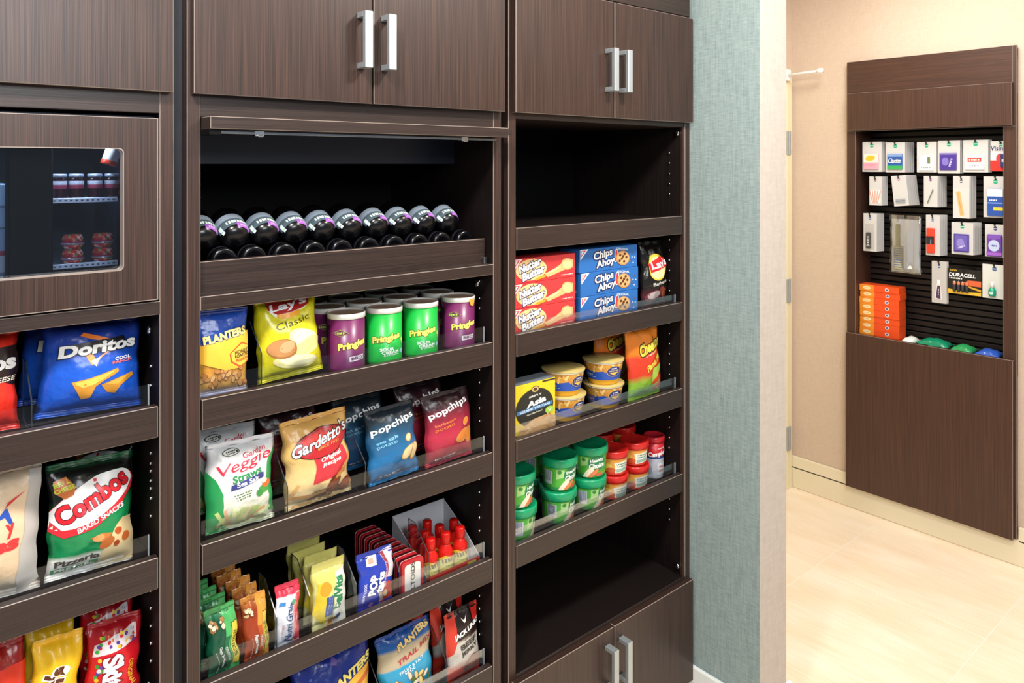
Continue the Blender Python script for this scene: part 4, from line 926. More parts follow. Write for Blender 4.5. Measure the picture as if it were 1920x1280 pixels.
# ---------------------------------------------------------------- row two
vg = film_mat('film_veggie', [(0, '#dfe3c4'), (.25, '#e4e6d2'), (.5, '#eaeae6'), (1, '#dcdde0')], .3, .02)
def veg(ins): return [P([(-.50, .72), (-.38, .62), (-.28, .44), (-.30, .25), (-.18, .0), (-.5, 0)], '#2e9a56'), P([(.5, .86), (.40, .74), (.37, .5), (.42, .30), (.40, .12), (.5, .1)], '#2e9a56'),
      E(-.05, .14, .34, .10, '#cfd78c', 12), E(.05, .10, .30, .07, '#dbe0a2', -8)]+[RC(-.34+.085*k, .04, -.29+.085*k, .27, c, 34-16*k) for k, c in enumerate(['#c8d884', '#e8b88c', '#dfe6a8', '#cddc8e', '#efd9b0', '#c8d884', '#e6a87c', '#dce4a4'])]+[E(.33, .41, .10, .05, '#4c9a48'), E(.38, .46, .08, .045, '#e0703c'), E(.24, .38, .06, .04, '#3f8a44'), E(.34, .50, .05, .03, '#e8e2d0'),
      E(-.18, .885, .13, .04, '#2f3a34'), E(-.18, .885, .115, .032, '#dfe3de'), G(-.18, .893, .15, .014, '#2f3a34', 3, 6), G(-.18, .872, .12, .012, '#2f3a34', 3, 6), T('Garden', .16, .85, .36, .06, '#c8394a', 9, .15, .01), T('Veggie', .03, .735, .80, .15, '#d62f42', 10, .1, .006), T('Straws', .06, .615, .46, .085, '#2f8a50', 9, .1, .03),
      P([(-.18, .47), (.32, .545), (.32, .60), (.28, .605), (-.18, .535)], '#38407e'), T('Sea Salt', .07, .54, .34, .05, '#f2f2f6', 7, 0, .02), G(.0, .425, .28, .016, '#5c7c50', 7, 7), G(.0, .395, .24, .014, '#5c7c50', 7, 6), G(.0, .367, .22, .014, '#5c7c50', 7, 6)]
v1 = bag('snack_bag', 'white and green veggie straws bag, front one', 'snack bag', 384, 514, 826, .065, Z2, .06, vg, veg(0), 5, 2, 'veggie straws bags', 15)
shift(v1, -.008, .085, 0, 'white and green veggie straws bag behind the front one', drot=(0, 1, 0))
gf = film_mat('film_rye_snack', [(0, '#e6cfa0'), (.3, '#e8c88c'), (.7, '#e2b468'), (1, '#d9a65a')], .3)
art = [P([(-.13, .26), (.40, .28), (.40, .60), (-.13, .60)], '#cf3640'), E(.05, .70, .42, .165, '#26120f', 4), E(.05, .70, .40, .155, '#b0262a', 4), E(.05, .74, .33, .09, '#c63a34', 4), T("Gardetto's", .03, .735, .86, .13, '#f7f5f0', 14, .22, .02, '#1a1512', .05), T('SINCE 1932', .14, .655, .34, .03, '#e0a45c', 8), T('Original', .14, .52, .36, .06, '#f7f2ea', 8, .25, .03), T('Recipe', .12, .45, .30, .06, '#f7f2ea', 8, .25, .03)]
rr = random.Random(9)
for k in range(16):
    x, y = rr.uniform(-.42, .44), rr.uniform(.03, .24)
    art += [RC(x-.14, y-.018, x+.14, y+.022, rr.choice(['#d9a868', '#e6bd84', '#c98f52']), rr.uniform(-10, 60))] if k % 3 else [E(x, y, .13, .06, '#6e3722', rr.uniform(0, 60)), E(x, y+.006, .10, .04, '#8a4a2e', 20)]
art += [E(.36, .34, .09, .03, '#e2b06a', 60), E(.42, .40, .09, .03, '#d99e58', 75), E(.30, .30, .10, .03, '#c98a4a', 30)]
bag('snack_bag', 'tan rye chip snack bag with a red oval logo', 'snack bag', 533, 658, 778, .060, Z2, .065, gf, art, 5, -2, None, 16)
pb = film_mat('film_blue_popped', [(0, '#2a78ae'), (.45, '#24699c'), (.72, '#1f4258'), (.85, '#23303a'), (1, '#1d252c')], .3, .04)
pr_ = film_mat('film_red_popped', [(0, '#a02c40'), (.4, '#b83046'), (.62, '#8a2436'), (.80, '#3a1a22'), (1, '#22161a')], .3, .04)
def pop(f1, f2, chip, bot, fc):
    return [T('popchips', -.02, .76, .86, .115, '#f4f4f4', 10, 0, .025, space=1.05), T(f1, -.16, .585, .42, .045, fc, 8, 0, .01), T(f2, -.18, .52, .38, .05, fc, 8, 0, .01)]+\
           [E(.22, .35, .17, .085, '#c9a05c', 20), E(.22, .355, .15, .07, chip, 20), E(.36, .33, .09, .12, '#c2924e', -10), E(.36, .335, .07, .10, chip, -10), E(.26, .54, .075, .05, '#c9a05c', 40), E(.26, .545, .06, .036, chip, 40)]+[T(bot[0], -.14, .115, .44, .03, '#e8eef2', 5), T(bot[1], -.16, .075, .38, .025, '#e8eef2', 5)]
p1 = bag('snack_bag', 'blue and black popped chip bag, front one', 'snack bag', 690, 785, 760, .080, Z2, .055, pb, pop('sea salt', 'potato', '#e6cf9c', ('all the flavor', 'half the fat'), '#7fc0de'), 5, -2, 'blue popped chip bags', 17)
shift(p1, -.035, .095, 0, 'blue and black popped chip bag behind the front blue one', drot=(0, 2, 0))
p2 = bag('snack_bag', 'red and black popped chip bag by the side panel', 'snack bag', 797, 886, 733, .080, Z2, .055, pr_, pop('barbeque', 'potato', '#e0863c', ('fake popped...', 'real flavor'), '#e0803a'), 5, -2, 'red popped chip bags', 18)
shift(p2, -.020, .09, 0, 'red and black popped chip bag behind the right red one', drot=(0, 1, 0))
shift(p2, X_(545, .16)-p2.location.x+.012, .125, 0, 'red and black popped chip bag between the white bag and the tan bag')
# ---------------------------------------------------------------- row three
def bar(name, label, u0, u1, vt, Y, film, art, group, seed, lean=4, roll=0, T_=.026, sealf=None, seal=.09):
    return bag(name, label, 'snack bar', u0, u1, vt, Y, Z3, T_, film, art, lean, roll, group, seed, sealf, wr=.8, seal=seal)
nv = film_mat('film_green_bar', [(0, '#1d6b44'), (.1, '#14523a'), (.80, '#134c36'), (.88, '#2d6a48'), (1, '#4f9c54')], .25, .02)
def nature(c1, c2, c3, name_, sub): return [P([(.06, 0), (.5, 0), (.5, .99), (.06, .99)], c2), P([(.06, .05), (.22, .05), (.22, .55), (.06, .55)], c1), RC(.26, .10, .48, .72, '#2c2a14'), RC(.275, .11, .465, .71, '#dfc84a'), T('NATURE VALLEY', .37, .41, .82, .055, '#1f4a30', 90, 0, .03), T(name_, -.06, .28, .72, .055, '#f2f2ec', -90, 0, .03), T(sub, .14, .30, .50, .035, '#e6efe0', -90), G(-.22, .22, .34, .012, '#dfe8dc', -90, 8)]+nuts(-.40, .10, .70, .82, 12, ['#c9a878', '#a87b4a', '#e2d2b4'], .09, .38, seed_n[0])
seed_n = [4]
g1 = bar('granola_bar', 'green oat granola bar at the front against the left stile', 390, 449, 1133, .055, nv, nature('#1d6b44', '#4fae62', '#dfc84a', "Oats 'n Honey", 'CRUNCHY'), 'green granola bars', 21, roll=-3)
shift(g1, -.010, .034, 0, 'green oat granola bar second from the front', drot=(0, 2, 0)); shift(g1, -.013, .068, 0, 'green oat granola bar third from the front', drot=(0, 1, 0)); shift(g1, -.016, .102, 0, 'green oat granola bar at the back of its column')
on = film_mat('film_orange_bar', [(0, '#a8431f'), (.78, '#963a1e'), (.88, '#a8602e'), (1, '#c98a3c')], .25, .02); seed_n[0] = 8
h1 = bar('granola_bar', 'orange peanut butter granola bar at the front beside the green ones', 457, 504, 1112, .055, on, nature('#c05a28', '#e0953c', '#dfc84a', 'Peanut Butter', 'CRUNCHY'), 'orange granola bars', 22, roll=-2)
for k, w_ in enumerate(('second from the front', 'third from the front', 'fourth from the front', 'at the back of its column')):
    shift(h1, -.004-.003*k, .034*(k+1), 0, 'orange peanut butter granola bar '+w_, drot=(0, 1.5*(k % 2), 0))
ng = film_mat('film_white_bar', [(0, '#d9dce6'), (.74, '#dde1ea'), (.80, '#dde1ea'), (.82, '#d23a50'), (1, '#c9304a')], .28, .006)
art = [P([(.22, .05), (.5, .05), (.5, .80), (.30, .80), (.26, .5)], '#d8485a'), P([(.14, .10), (.22, .05), (.28, .5), (.32, .80), (.24, .76), (.2, .4)], '#e8a0a4'), E(.36, .62, .10, .05, '#e8705c'), E(.38, .35, .09, .045, '#c22c44'), T('Nutri Grain', .02, .42, 1.40, .11, '#26467e', 84, 0, .02), T('Kelloggs', -.26, .30, .5, .045, '#d8a0a8', 84, .2), T('Strawberry', .33, .40, .6, .04, '#f6e2e2', 84), RC(-.40, .68, -.16, .735, '#4a86c0'), E(.18, .70, .10, .035, '#4fa07a')]
bar('cereal_bar', 'white and red strawberry cereal bar standing alone in its slot', 515, 561, 1092, .055, ng, art, None, 23, roll=.6)
bv = film_mat('film_belv', [(0, '#d8d39a'), (.5, '#d9d48c'), (.75, '#d3ce6e'), (1, '#cfca74')], .28, .03)
art = [P([(.10, .02), (.5, .02), (.5, .86), (.22, .80), (.10, .5)], '#e6e6da'), P([(-.5, .30), (-.36, .72), (-.1, .70), (-.02, .34), (-.2, .1)], '#e2c634'), E(-.16, .62, .17, .10, '#e39a2c', 20), T('belVita', .22, .52, .84, .15, '#23804c', 84, 0, .05), RC(-.16, .22, .06, .50, '#3f5a9a'), G(-.08, .36, .30, .012, '#c3cfe8', 84, 6), G(-.02, .36, .24, .012, '#c3cfe8', 84, 6), E(.10, .12, .16, .04, '#b9743a', 30), E(.02, .07, .14, .035, '#d29a5c', 20), E(.26, .16, .09, .04, '#2f4a86')]
e1 = bar('breakfast_biscuit', 'yellow and white breakfast biscuit pack at the front of its slot', 584, 648, 1050, .055, bv, art, 'breakfast biscuit packs', 24, roll=1, seal=.12)
for k, w_ in enumerate(('second in its slot', 'third in its slot', 'rearmost in its slot')): shift(e1, -.003*(k+1), .034*(k+1), .0, 'yellow breakfast biscuit pack '+w_, drot=(0, [1.5, -2, 1][k], 0))
pt_ = film_mat('film_blue_pastry', [(0, '#3238a8'), (.5, '#2a44b8'), (1, '#2c3c9c')], .25)
art = [P([(.12, .92), (.5, .99), (.5, .45), (.20, .50), (.28, .72)], '#d9cfd8'), P([(.14, .92), (.28, .72), (.22, .52), (.27, .52), (.34, .74), (.24, .93)], '#9a3a44'), P([(.02, .40), (.30, .42), (.5, .34), (.5, .14), (.12, .05)], '#c23428'), P([(.0, .38), (.08, .40), (.2, .10), (.12, .05)], '#e8d8c8'), E(.22, .24, .07, .06, '#e0c79c'),
       RC(-.26, .76, .02, .92, '#ece4e2', -4), RC(-.2, .80, -.06, .88, '#c8a088', -4), T('POP', -.14, .44, .46, .16, '#ffffff', 84, 0, .05, '#1a2470', .05), T('tarts', .06, .45, .46, .14, '#ffffff', 84, 0, .05, '#1a2470', .05), T('strawberry', .22, .56, .56, .06, '#f2b8c2', 80), T('NEW LOOK', -.36, .34, .42, .05, '#f0f2fa', 84), E(-.16, .10, .06, .05, '#c88ac8')]
bar('toaster_pastry', 'blue toaster pastry pack beside the row of red tins', 669, 736, 1030, .055, pt_, art, None, 25, roll=1, T_=.028)
# red tins standing on edge
Y = .030; xa_, xb_ = X_(753, Y), X_(794, Y); TW = xb_-xa_; THh = Z_(769, 1051, Y)-Z3; TD = .0205
t0 = None
rd = mat('#b8222c', .3); cream_ = mat('#e8e2dc', .35); dkr = mat('#3a0f12', .3)
def rounded(mb, W, H, y0, y1, r, m, n=6):
    pts = []
    for cx, cz, a0 in ((W/2-r, r, -90), (W/2-r, H-r, 0), (-W/2+r, H-r, 90), (-W/2+r, r, 180)):
        for k in range(n+1): a = R_(a0+90*k/n); pts.append((cx+r*math.cos(a), cz+r*math.sin(a)))
    g = len(pts); mb.poly([(x, y0, z) for x, z in pts]+[(x, y1, z) for x, z in pts], [tuple(range(g)), tuple(range(2*g-1, g-1, -1))]+[(k, g+k, g+(k+1) % g, (k+1) % g) for k in range(g)], m)
for k in range(10):
    lab = 'red mint tin at the front of the tin row' if k == 0 else ('red mint tin at the far end of the tin row' if k == 9 else '%s red mint tin behind the front one' % ord_[k-1])
    if t0 is None:
        t0 = thing('mint_tin', lab, 'tin', ((xa_+xb_)/2, Y+TD/2, Z3+.0005), (0, 0, 0), 'red mint tins in a row')
        m = MB(); rounded(m, TW, THh, -TD/2, -TD/2+.008, .009, rd); m.build('lid', t0)
        m = MB(); rounded(m, TW*.96, THh*.98, -TD/2+.008, TD/2, .009, dkr); m.build('base', t0)
        m = MB(); rounded(m, TW+.0008, THh+.0004, -TD/2+.0068, -TD/2+.0084, .0092, mat('#d8b0ae', .3)); m.build('rim', t0)
        m = MB(); rounded(m, TW*.72, THh*.80, -TD/2-.0004, -TD/2, .008, cream_); q = m.build('panel', t0); q.location = (0, 0, THh*.10)
        printed([T('ALTOIDS', .0, .48, 1.30, .085*1.6, '#4a463e', 90, 0, .02)], flat_front(TW, THh, -TD/2-.0006), t0, .4)
    else: dup(t0, ((xa_+xb_)/2-.0008*k, Y+TD/2+k*(TD+.0008), Z3+.0005), lab, 'red mint tins in a row')
# counter box of small red bottles
Y = .036; xa_, xb_ = X_(801, Y), X_(900, Y); BWd = xb_-xa_; xc = (xa_+xb_)/2
bxo = thing('display_box', 'white counter display box with a red front holding small red bottles', 'box', (xc, Y, Z3+.0006))
wc = mat('#c3c6cc', .55, name='white_cardboard')
MB().box(-BWd/2, BWd/2, 0, .0015, 0, .020, mat('#c62c20', .45)).build('front_wall', bxo)
MB().box(-BWd/2, BWd/2, .0015, .15, 0, .0015, wc).build('box_floor', bxo)
for s_ in (-1, 1):
    m = MB(); x = s_*BWd/2-(.0015 if s_ > 0 else 0); vs_ = [(x, .0015, .0016), (x, .15, .0016), (x, .15, .105), (x, .06, .060), (x, .0015, .020)]
    m.poly(vs_+[(a+.0015, b, z) for a, b, z in vs_], [(0, 1, 2, 3, 4), (9, 8, 7, 6, 5), (0, 5, 6, 1), (1, 6, 7, 2), (2, 7, 8, 3), (3, 8, 9, 4), (4, 9, 5, 0)], wc); m.build('side_wall', bxo)
MB().box(-BWd/2, BWd/2, .151, .1525, 0, .108, wc).build('back_card', bxo)
printed([G(-.05, .45, .6, .25, '#7c1a12', 0, 10), RC(.26, .3, .42, .8, '#c8c05a')], flat_front(BWd, .020, 0), bxo, .45)
e0 = None; rb_ = mat('#d01f16', .22, name='red_shrink_film')
k = 0
for j, yy in enumerate((.022, .061, .100)):
    for i in range(3):
        if j == 2 and i == 2: continue
        loc = (xc-BWd/2+.024+i*.043+(.010 if j % 2 else 0), Y+yy, Z3+.0024)
        lab = '%s small red energy bottle in the %s row of the counter box' % (['left', 'middle', 'right'][i], ['front', 'second', 'third'][j])
        if e0 is None:
            e0 = thing('energy_bottle', lab, 'bottle', loc, (0, 0, 0), 'small red bottles in the counter box'); r = .0178; h = .066
            MB().lathe([(0, 0), (r, 0), (r, .003), (r, .050), (r*.95, .056), (r*.62, .066), (r*.58, .070)], rb_, 24).build('body', e0)
            MB().lathe([(r*.62, .069), (r*.66, .071), (r*.66, .092), (r*.58, .095), (0, .095)], mat('#c0140e', .25), 20).build('cap', e0)
            printed([RC(-.5, .0, .5, .72, '#cfd06a'), P([(-.5, .72), (.5, .72), (.5, .9), (.1, .78), (-.2, .95), (-.5, .75)], '#e8c23c'), G(-.02, .72, .6, .22, '#3a2a10', 10, 6), G(.0, .45, .4, .08, '#7a8a3a', 0, 6), E(.25, .3, .08, .12, '#c83a2a'), RC(-.5, 0, .5, .1, '#d8dcd0')], round_surf(lambda z: .0179, .072, .048, .005, .002), e0, .35, .0003, .0001)
        else: dup(e0, loc, lab, 'small red bottles in the counter box', (0, 0, R_(random.uniform(-25, 25))))
# ---------------------------------------------------------------- row four
p3f = film_mat('film_navy_nuts', [(0, '#1c3aa0'), (.6, '#1a2f86'), (1, '#182a78')], .25)
art = [P([(-.1, .0), (.5, .0), (.5, .70), (.30, .68), (.05, .60)], '#e8b23c'), P([(.05, .45), (.5, .60), (.5, .66), (.1, .53)], '#c8642a'), T('PLANTERS', .18, .70, .66, .085, '#efe07a', 14, .1, .05, '#1b2a5a', .05), E(-.1, .88, .02, .012, '#4a62b8'), E(.1, .92, .02, .012, '#4a62b8'), E(-.3, .8, .02, .012, '#4a62b8'), P([(-.05, .86), (.0, .93), (.05, .87), (.02, .84)], '#5a4a96')]
bag('nut_bag', 'navy blue nut bag with a yellow panel at the bottom frame edge', 'nut bag', 548, 699, 1212, .065, Z4, .06, p3f, art, 6, 0, None, 31)
tmf = film_mat('film_trail_mix', [(0, '#1c6a9c'), (.50, '#2a9ac4'), (.58, '#2a9ac4'), (.60, '#b9ab8e'), (.78, '#b4a688'), (.82, '#1d5aa0'), (1, '#1a3a84')], .22, .015, 2)
art = [T('PLANTERS', .12, .865, .66, .075, '#e8c878', 14, .1, .05, '#20345e', .04), T('TRAIL MIX', .14, .70, .70, .06, '#b0323c', 12, 0, .03), T('FRUIT & NUT', .06, .545, .5, .04, '#dff0f6', 8), T('MIX', .0, .50, .2, .03, '#dff0f6', 8)]+nuts(-.3, .4, .2, .44, 18, ['#d9c27a', '#5a7a3a', '#a87b4a', '#e6dcc4'], .07, .6, 12)
bag('nut_bag', 'blue and beige trail mix bag beside the beef jerky', 'nut bag', 712, 814, 1172, .070, Z4, .05, tmf, art, 5, -2, None, 32)
jf = film_mat('film_jerky', [(0, '#b8302a'), (.22, '#a83024'), (.30, '#cfc8be'), (.56, '#c9c1b6'), (.60, '#2a1a18'), (1, '#1c1514')], .28, .015, 2)
art = [P([(-.5, .40), (-.5, .99), (-.20, .99), (-.22, .62), (-.34, .44)], '#cf3a28'), P([(.5, .70), (.5, .99), (.28, .99), (.30, .78)], '#cf2a22'), P([(-.5, .0), (-.5, .24), (-.2, .22), (.1, .06), (.1, 0)], '#cf3a28'), P([(-.05, .87), (.02, .835), (.06, .835), (.14, .90), (.10, .85), (.08, .80), (.03, .79), (.0, .82)], '#f2f2f0'), T('JACK LINKS', .10, .685, .84, .085, '#f4f2ee', 12, .1, .05, '#2a1512', .04), T('Original', .16, .59, .4, .035, '#4a2a20', 10), T('BEEF', .10, .51, .52, .075, '#3a3a34', 10, 0, .04), T('JERKY', .12, .41, .56, .075, '#3a3a34', 10, 0, .04), E(.18, .20, .26, .12, '#7a3a30', 10), E(.2, .22, .16, .07, '#9a4a3a', 30)]
j1 = bag('jerky_bag', 'red and black beef jerky bag, front one by the side panel', 'jerky bag', 840, 901, 1135, .065, Z4, .035, jf, art, 4, -2, 'beef jerky bags', 33, wr=.5)
shift(j1, -.008, .05, 0, 'red and black beef jerky bag second from the front'); shift(j1, -.030, .10, 0, 'red and black beef jerky bag third from the front'); shift(j1, -.02, .15, 0, 'red and black beef jerky bag at the back')
# ---------------------------------------------------------------- right unit
zr1, zr2, zr3 = 1.2775-.012, 1.0145-.018, .7530-.024
# cookie cartons
Y = .036; xa_, xb_ = X_(961, Y), X_(1078, Y); CWd = xb_-xa_; CHt = (Z_(1078, 474, Y)-zr1)/3
nab = lambda c: [P([(-.49, .99), (-.49, .55), (-.36, .99)], c), P([(-.48, .95), (-.48, .66), (-.40, .95)], '#d8414a'), P([(-.47, .92), (-.47, .76), (-.43, .92)], c)]
art = [P([(-.02, .30), (.10, .36), (.26, .62), (.36, .80), (.46, .74), (.46, .40), (.34, .36), (.16, .22), (.04, .12)], '#e8b87a'), E(.36, .58, .10, .25, '#e6b272', -8), E(.36, .58, .08, .20, '#f0c890', -8), P([(.0, .26), (.12, .30), (.26, .48), (.2, .5), (.08, .38)], '#f0cc98'),
       E(-.22, .52, .24, .44, '#f0c88a'), T('Nutter', -.24, .70, .36, .32, '#f6f4f4', 14, .1, .05, '#2c2a5e', .07), T('Butter', -.19, .38, .36, .32, '#f6f4f4', 14, .1, .05, '#2c2a5e', .07), RC(-.16, .10, .0, .20, '#f0a02c', 10), G(.36, .14, .20, .04, '#f2dcd8', 2, 8)]+nab('#f2dcdc')
n0 = None
for k in range(3):
    loc = ((xa_+xb_)/2+[0, .002, .001][k], Y+.03, zr1+.0005+k*(CHt)); lab = ['bottom', 'middle', 'top'][k]+' red peanut butter cookie carton of the stack'
    if n0 is None: n0 = bx_product('cookie_box', lab, 'box', CWd, CHt-.0006, .06, '#d83a3c', art, loc, 0, 'red cookie cartons')
    else: dup(n0, loc, lab, 'red cookie cartons')
Y = .040; xa_, xb_ = X_(1089, Y), X_(1195, Y); CWd = xb_-xa_; CHt = (Z_(1195, 457, Y)-zr1)/3
art = [T('Chips', -.11, .68, .32, .42, '#f4f4f6', 8, .1, .03, '#1c2352', .10), T('Ahoy', -.07, .32, .32, .40, '#f4f4f6', 8, .1, .03, '#1c2352', .10), T('!', .11, .60, .06, .50, '#d6343a', 6, .2, .05, '#f4f4f6', .06), T('ORIGINAL', .22, .86, .22, .10, '#dbe8f6', -6, 0, .02), E(.23, .46, .12, .32, '#c98a4c', -10), E(.23, .47, .105, .28, '#dfae74', -10)]+\
      [E(.23+dx, .47+dy, .022, .06, '#5a3018', n=10) for dx, dy in ((-.05, .12), (.03, .16), (.06, 0), (-.02, -.04), (.02, -.17), (-.06, -.12), (.0, .06))]+[E(.40+dx, .45+dy, .012, .03, c, n=8) for dx, dy, c in ((0, 0, '#c9dcf2'), (.03, .15, '#7a4a2a'), (-.02, -.15, '#7a4a2a'), (.05, -.02, '#c9dcf2'), (.02, -.25, '#c9dcf2'))]+nab('#e6eef8')
s_art = [E(.0, .6, .25, .16, '#e8eef8'), G(0, .6, .36, .12, '#1c2352'), RC(-.3, .15, .3, .25, '#8fb4dc')]
c0 = None
for k in range(3):
    loc = ((xa_+xb_)/2+[.001, .0025, -.002][k], Y+.04, zr1+.0005+k*CHt); lab = ['bottom', 'middle', 'top'][k]+' blue chocolate chip cookie carton of the stack'
    if c0 is None: c0 = bx_product('cookie_box', lab, 'box', CWd, CHt-.0006, .08, '#2a6ab4', art, loc, R_(-1), 'blue cookie cartons', s_art)
    else: dup(c0, loc, lab, 'blue cookie cartons')
bk_ = film_mat('film_black_chips', [(0, '#3a1a20'), (.18, '#4a1f24'), (.30, '#1a1614'), (1, '#14120f')], .22)
art = [E(-.02, .60, .33, .205, '#e8c23a', 8), E(-.02, .59, .30, .17, '#f2dfa0', 8), P([(-.36, .66), (-.30, .52), (.36, .60), (.36, .72), (.1, .76)], '#c8242a'), T("Lay's", .04, .635, .66, .15, '#ffffff', 8, .1, .03), T('Barbecue', .10, .36, .66, .05, '#e2ddd4', 6), E(-.16, .16, .26, .09, '#7a4048', 8), E(-.14, .18, .20, .06, '#b8a8a4', 8), E(.25, .18, .12, .10, '#8a4a2c', 30), E(.1, .26, .1, .04, '#7a2a22')]
bag('snack_bag', 'black barbecue potato chip bag beside the blue cookie cartons', 'snack bag', 1203, 1250, 452, .075, zr1, .055, bk_, art, 4, -1, None, 41)
# noodle box
Y = .040; xa_, xb_ = X_(957, Y), X_(1041, Y); CWd = xb_-xa_; CHt = Z_(1030, 709, Y)-zr2
art = [E(.03, .52, .42, .36, '#2e3028'), E(.03, .52, .39, .34, '#26261f'), E(.04, .86, .09, .065, '#3a3226'), E(.04, .86, .075, .053, '#c9a86a'), E(.04, .86, .04, .03, '#3a3226'), T('SIMPLY', .04, .74, .28, .035, '#f2f0ea', 4, 0, .02), T('Asia', .06, .615, .44, .12, '#f4f4f0', 8, .15, .04), P([(-.36, .44), (.42, .50), (.42, .57), (-.36, .51)], '#3a78b0'), T('SESAME TERIYAKI', .03, .505, .66, .045, '#dfeaf2', 4, 0, .02), T('noodle bowl', .02, .42, .34, .03, '#e8e6da', 4), E(.36, .40, .10, .07, '#9fc84a'), T('V', .36, .40, .08, .06, '#eef6d8'),
       P([(-.40, .0), (.5, .0), (.5, .26), (.3, .33), (.0, .30), (-.25, .18)], '#d0a06a'), P([(-.5, .0), (-.5, .08), (-.30, .06), (-.2, .0)], '#4a3a34'), RC(.20, .955, .50, .985, '#3a3226', 0)]
rr = random.Random(4)
for k in range(30):
    x = rr.uniform(-.3, .48); y = rr.uniform(.02, .22+.1*(x > 0)); art.append(E(x, y, .07, .012, rr.choice(['#e6c08a', '#b8804c', '#dcae74']), rr.uniform(-60, 60), n=10))
bx_product('noodle_box', 'yellow and black noodle box at the left end of the row', 'box', CWd, CHt, .055, '#e8c824', art, ((xa_+xb_)/2, Y+.0275, zr2+.0006), R_(-.8), None, (), [RC(-.5, 0, .5, 1, '#7d8690')])
# macaroni cups
Y = .088; r_ = RAD(1092, 1169, Y); hC = (Z_(1131, 681, Y-r_)-zr2)/2
def cup_noodle():
    o = thing('macaroni_cup', 'x', 'cup', (0, 0, 0)); h = hC
    yl = mat('#dca52c', .4); wh = mat('#e8e2d4', .4)
    prof = [(0, 0), (r_*.70, 0), (r_*.72, .004), (r_*.745, h*.18), (r_*.77, h*.20), (r_*.92, h*.86)]
    MB().lathe(prof, None, 36, (0, 0, 0), 'z', [wh, yl, yl, yl, yl]).build('cup', o)
    MB().lathe([(r_*.94, h*.86), (r_*.97, h*.88), (r_*.97, h*.905), (r_*.93, h*.91)], wh, 36).build('rim', o)
    MB().lathe([(r_*.93, h*.91), (r_*.995, h*.925), (r_*.985, h*.945), (0, h*.955)], mat('#c8b06a', .35, name='gold_foil_lid'), 36).build('foil_lid', o)
    Rf = lambda z: r_*.77+(r_*.92-r_*.77)*min(max((z-h*.20)/(h*.66), 0), 1)
    W = 2*math.pi*r_*.84*.62; Hh = h*.64
    L = [RC(-.5, 0, .5, .56, '#2350b0'), P([(-.5, .56), (-.4, .50), (-.25, .58), (-.1, .50), (.05, .58), (.2, .50), (.35, .58), (.5, .52), (.5, 1), (-.5, 1)], '#d59a3c')]
    rr = random.Random(6)
    for k in range(30):
        x, y = rr.uniform(-.46, .46), rr.uniform(.60, .96); L += [E(x, y, .045, .07, rr.choice(['#b8742a', '#e8b860', '#c98a3c', '#f0ca80']), rr.uniform(0, 180), n=10)]
    L += [E(.18, .56, .115, .34, '#e8b23c'), E(.18, .56, .105, .315, '#22327a'), P([(.10, .50), (.26, .50), (.18, .30)], '#e8c24a'), G(.18, .73, .09, .08, '#f0f2f8', 0, 4), G(.18, .60, .15, .09, '#c9b890', 0, 6), G(-.20, .32, .14, .09, '#c9d6f2', 0, 5), G(-.2, .18, .22, .05, '#9fb4e2', 0, 8)]
    printed(L, round_surf(Rf, W, Hh, .006, h*.21), o, .38)
    return o
mc = cup_noodle()
spots = [(1131, .088, 0, 'lower', 'taller right', -25), (1131, .088, 1, 'upper', 'right', -30), (1058, .088, 0, 'lower', 'left', -12), (1056, .089, 1, 'upper', 'left', -12)]
for k, (u, Y, lv, a_, b_, rz) in enumerate(spots):
    loc = (X_(u, Y), Y, zr2+.0005+lv*hC*.957); rz -= 22; lab = '%s blue and gold macaroni cup of the %s stack' % (a_, b_.replace('taller ', '')) if b_ != 'rear' else 'blue and gold macaroni cup behind the right stack'
    if k == 0: mc.location = loc; mc.rotation_euler = (0, 0, R_(rz)); mc['label'] = lab; mc['group'] = 'macaroni cups'
    else: dup(mc, loc, lab, 'macaroni cups', (0, 0, R_(rz)))
chf = film_mat('film_cheese_puffs', [(0, '#7fae34'), (.24, '#86b238'), (.33, '#c83a24'), (.58, '#d8402a'), (.64, '#e07a22'), (1, '#e8842a')], .25, .05, 4)
art = [T('Cheetos', .14, .715, .72, .16, '#e8d24a', 12, .1, .05, '#1c1a14', .07), T('crunchy', .16, .60, .4, .03, '#f2e6d2', 10), T('Flamin Hot', .20, .49, .62, .085, '#f2d24a', 24, .2, .04, '#b0281c', .03), P([(.12, .40), (.4, .44), (.5, .30), (.5, .08), (.0, .10)], '#a9c84a'), E(.34, .28, .16, .035, '#c83a24', 50), E(.22, .22, .15, .035, '#d84a2c', 20), E(.38, .18, .14, .035, '#b8301c', 80), E(.28, .14, .14, .03, '#e0603a', 40), E(.40, .32, .06, .03, '#4a3a2a', 30)]
h1 = bag('snack_bag', 'orange, red and green cheese puff bag, front one', 'snack bag', 1177, 1238, 611, .080, zr2, .05, chf, art, 3, -1, 'cheese puff bags', 42)
shift(h1, -.025, .10, 0, 'orange, red and green cheese puff bag behind the front one', drot=(0, -2, 0))
